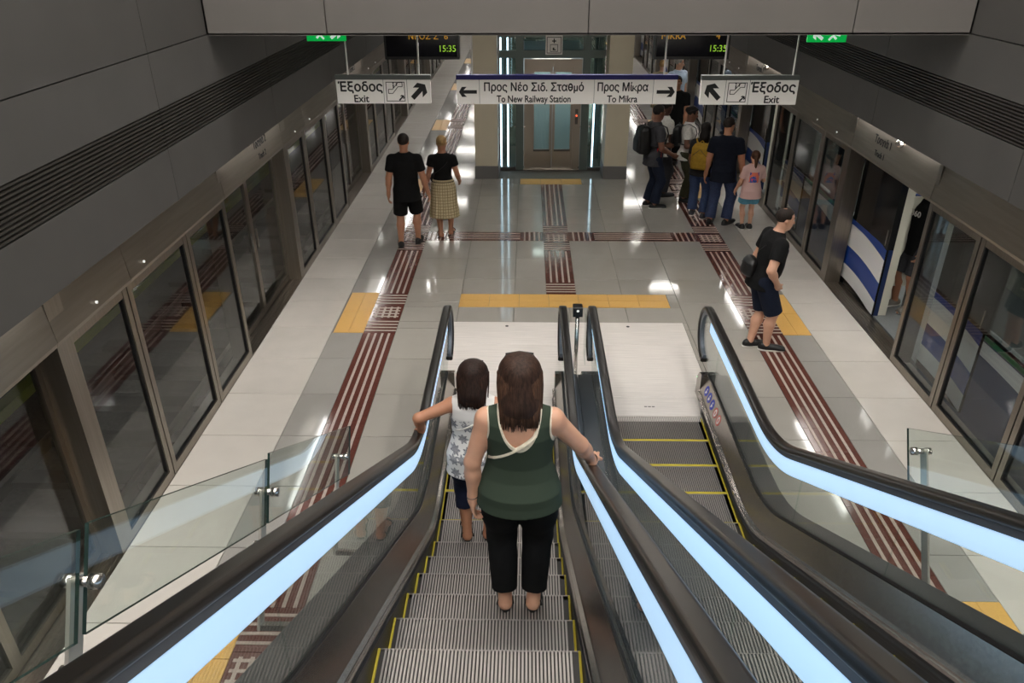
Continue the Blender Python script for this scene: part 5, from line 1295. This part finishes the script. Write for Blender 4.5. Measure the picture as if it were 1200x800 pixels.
# --- man in black polo at the right, hand on hip
p = Person((2.36, 8.22, 0), -1.50, 1.73, 'balding man in black polo and navy shorts leaning forward by the train', 'light', False, 1.10, lean=.17, feet=((.02, -.14), (.12, .02)), toe=(4, -12), hip=(.02, -.10), arms=(((-.2, -.1, -1), (.1, .1, -1)), ('to', (.235, -.02, .90), (.8, -1, .1))), head=(-.1, .05), belly=.014, curl=.8, res=.008).body()
p.top(black_c, 'polo', .62, -.07, .016, .002, loose=.006); p.bottom(cloth('cloth_navy_shorts', (22, 28, 44)), 'shorts', .98, .02, .012); p.hair(hsh, 'thin'); p.shoes('black', 'sole_white')
t = worn('sling_pack', p, 'small black sling pack on the back of man in black polo', 'bag'); c = p.pel + p.R @ V(-.02, -.20, .10); F = Field(c - .25, c + .25, .01); F.add(loft(c, p.R, [(-.11, 0, 0, .10, .05), (-.08, 0, -.01, .125, .07), (.05, 0, -.01, .125, .068), (.10, 0, 0, .10, .045), (.115, 0, .01, .06, .03)]), 0); P, Q = F.mesh(); lobj('pouch', mk_mesh('pouch', P, Q, 'black'), t); lobj('zip', MB().tube([c + p.R @ V(x, -.068, .03 - abs(x) * .2) for x in (-.08, -.04, 0, .04, .08)], .004, 5).mesh('zip', 'sole_dark'), t)
lobj('strap', MB().tube([p.pel + p.R @ V(*q) for q in strap_path(p, .10, .268 * 1.73, -.16, .10 * 1.73, [])], .013, 8, flat=.3).mesh('strap', 'black', smooth=True), t)
# --- group by the open train doors
p = Person((1.77, 13.48, 0), -1.35, 1.80, 'man with black backpack in grey and red tee and dark jeans', 'brown', False, 1.06, feet=((-.09, -.03), (.10, .03)), arms=(((-.15, .1, -1), (.05, .9, -.2)), ((.15, .12, -1), (-.15, .8, -.45))), head=(.1, .1), curl=.8).body()
p.top(grey_c, 'tee', .62, -.09, .016, .012, loose=.012); lobj('side_panel', MB().box(.155, .19, -.03, .05, .78, 1.12).mesh('side_panel', red_c), p.root); p.bottom(jeans_dk, 'jeans', 1.93, .014, .016); p.hair(hb, 'short'); p.shoes('black', 'sole_white'); backpack(p, 'black', 'bulky black backpack worn by man in dark jeans', .155, .46, .10)
p = Person((2.02, 14.15, 0), -1.2, 1.76, 'person in white shirt and dark trousers half hidden behind black backpack man', 'dark', False, 1.0, feet=((-.09, -.02), (.09, .04)), arms=(((-.15, .1, -1), (.1, .8, .1)), ((.15, .12, -1), (-.1, .8, .3))), head=(.0, .1), curl=.9, res=.011).body()
p.top(white_c, 'shirt', .6, -.08, loose=.012); p.bottom(grey_c, 'trousers', 1.93, .016); p.hair(hb, 'short'); p.shoes(grey_c, 'sole_dark')
p = Person((2.62, 16.45, 0), 2.6, 1.80, 'tall man all in black standing behind the waiting group', 'tan', False, 1.08, feet=((-.10, .0), (.10, .05)), arms=(((-.15, .05, -1), (.0, .3, -1)), ((.2, .05, -1), (-.25, .8, -.3))), head=(.3, .05), res=.011).body()
p.top(black_c, 'tee', .6, -.09, loose=.012); p.bottom(black_c, 'trousers', 1.93, .018); p.hair(hsh, 'short'); p.shoes('black', 'sole_dark')
p = Person((2.42, 13.86, 0), -1.95, 1.70, 'woman in white tee and olive trousers with sunglasses on head', 'brown', True, 1.08, feet=((-.09, .0), (.09, .03)), arms=(((-.12, .1, -1), (.25, .9, -.1)), ((.2, .1, -1), (-.25, .9, -.05))), head=(.25, .25), curl=.9, res=.009).body()
p.top(white_c, 'tee', .6, -.06, loose=.010); p.bottom(olive, 'trousers', 1.9, .018, .014); p.hair(hb, 'bun'); p.shoes('black', 'sole_dark'); sunglasses(p, 'sunglasses on the hair of the woman in white tee', .112); backpack(p, 'black', 'black backpack worn by the woman in white tee', .13, .36, .07)
p = Person((2.50, 12.95, 0), -.42, 1.62, 'long black haired woman in jeans with mustard backpack seen from behind', 'brown', True, 1.0, feet=((-.10, .05), (.12, -.06)), arms=(((-.16, .08, -1), (.05, .5, -.8)), ((.18, .06, -1), (.05, .6, -.7))), head=(.0, .15), res=.008).body()
p.top(cloth('cloth_charcoal', (34, 33, 34)), 'tee', .66, -.06, loose=.010); p.bottom(jeans, 'jeans', 1.9, .016, .02); p.hair(hb, 'long', .27, 0, .085); p.shoes(grey_c, 'sole_white'); backpack(p, mustard, 'mustard yellow backpack worn by long haired woman', .145, .42, .085)
p = Person((2.78, 12.58, 0), -.25, 1.77, 'man in navy tee and blue jeans walking towards the train doors', 'tan', False, 1.08, lean=.06, feet=((-.13, -.02), (.14, .0)), toe=(-10, -35), arms=(((-.2, -.02, -1), (-.1, .2, -1)), ((.24, .0, -1), (.16, .1, -1))), head=(-.75, .1), res=.008).body()
p.top(cloth('cloth_navy_tee', (18, 22, 34)), 'tee', .62, -.10, loose=.012); p.bottom(jeans2, 'jeans', 1.93, .016, .016); p.hair(hsh, 'short'); p.shoes('black', 'sole_dark')
p = Person((3.20, 12.32, 0), .05, 1.30, 'girl in pink tee and light blue shorts with ponytail seen from behind', 'light', True, .92, feet=((-.07, 0), (.06, .0)), arms=(((-.35, .05, -1), (-.1, .5, -.8)), ((.30, .2, -.8), (-.05, .9, .1))), head=(-.1, .05), res=.008, child=True).body()
p.top('tee_pink', 'tee', .7, -.10, .018, .014, loose=.022); p.bottom(aqua, 'shorts', .66, .026, .02); p.hair(hair_mat('hair_mid_brown', (76, 50, 36)), 'tail', .26); p.shoes('black', 'sole_white')
# --- further down the platform
p = Person((2.80, 19.6, 0), -.4, 1.66, 'blond person in khaki clothes walking far down the platform', 'light', True, 1.0, feet=((-.06, -.22), (.06, .2)), arms=None, res=.013).body()
p.top(khaki, 'top', .5, -.04); p.skirt(khaki, .55, .06, .05, 10); p.hair(hbl, 'short'); p.shoes('sole_white', 'sole_white')
p = Person((3.12, 19.2, 0), -2.6, 1.78, 'grey haired man in light blue shirt beside the far train doors', 'light', False, 1.08, feet=((-.1, 0), (.1, .05)), arms=None, head=(.8, .1), res=.013).body()
p.top(blue_l, 'shirt', .7, -.08, loose=.012); p.bottom(jeans, 'jeans', 1.93, .016); p.hair(hgr, 'short'); p.shoes('black', 'sole_dark')
# --- passengers inside the train
p = Person((4.52, 9.30, 0), 1.95, 1.76, 'passenger in black printed tee and dark shorts standing inside train doorway', 'tan', False, 1.05, feet=((-.10, .0), (.10, .05)), arms=(((-.2, .05, -1), (.15, .5, -.9)), ((.2, .05, -1), (-.1, .6, -.85))), head=(.1, .1), res=.010).body()
p.top(black_c, 'tee', .62, -.09, loose=.012); p.bottom(grey_c, 'shorts', .95, .02); p.hair(hsh, 'short'); p.shoes(cloth('cloth_shoe_grey', (128, 124, 118)), 'sole_white')
me = text_mesh('360', .10, .003); me.materials.clear(); me.materials.append(M('white_paint')); q = p.pel + p.R @ V(0, .175, .22 * 1.76); lobj('print', me, p.root, tuple(q), (PI / 2, 0, PI))
p = Person((4.75, 6.55, 0), 1.4, 1.74, 'passenger in dark clothes inside the train behind nearest right window', 'tan', False, 1.05, feet=((-.10, .0), (.10, .05)), arms=None, head=(.2, .2), res=.011).body()
p.top(black_c, 'tee', .62, -.09, loose=.012); p.bottom(grey_c, 'trousers', 1.93, .016); p.hair(hsh, 'bald'); p.shoes('black', 'sole_dark')
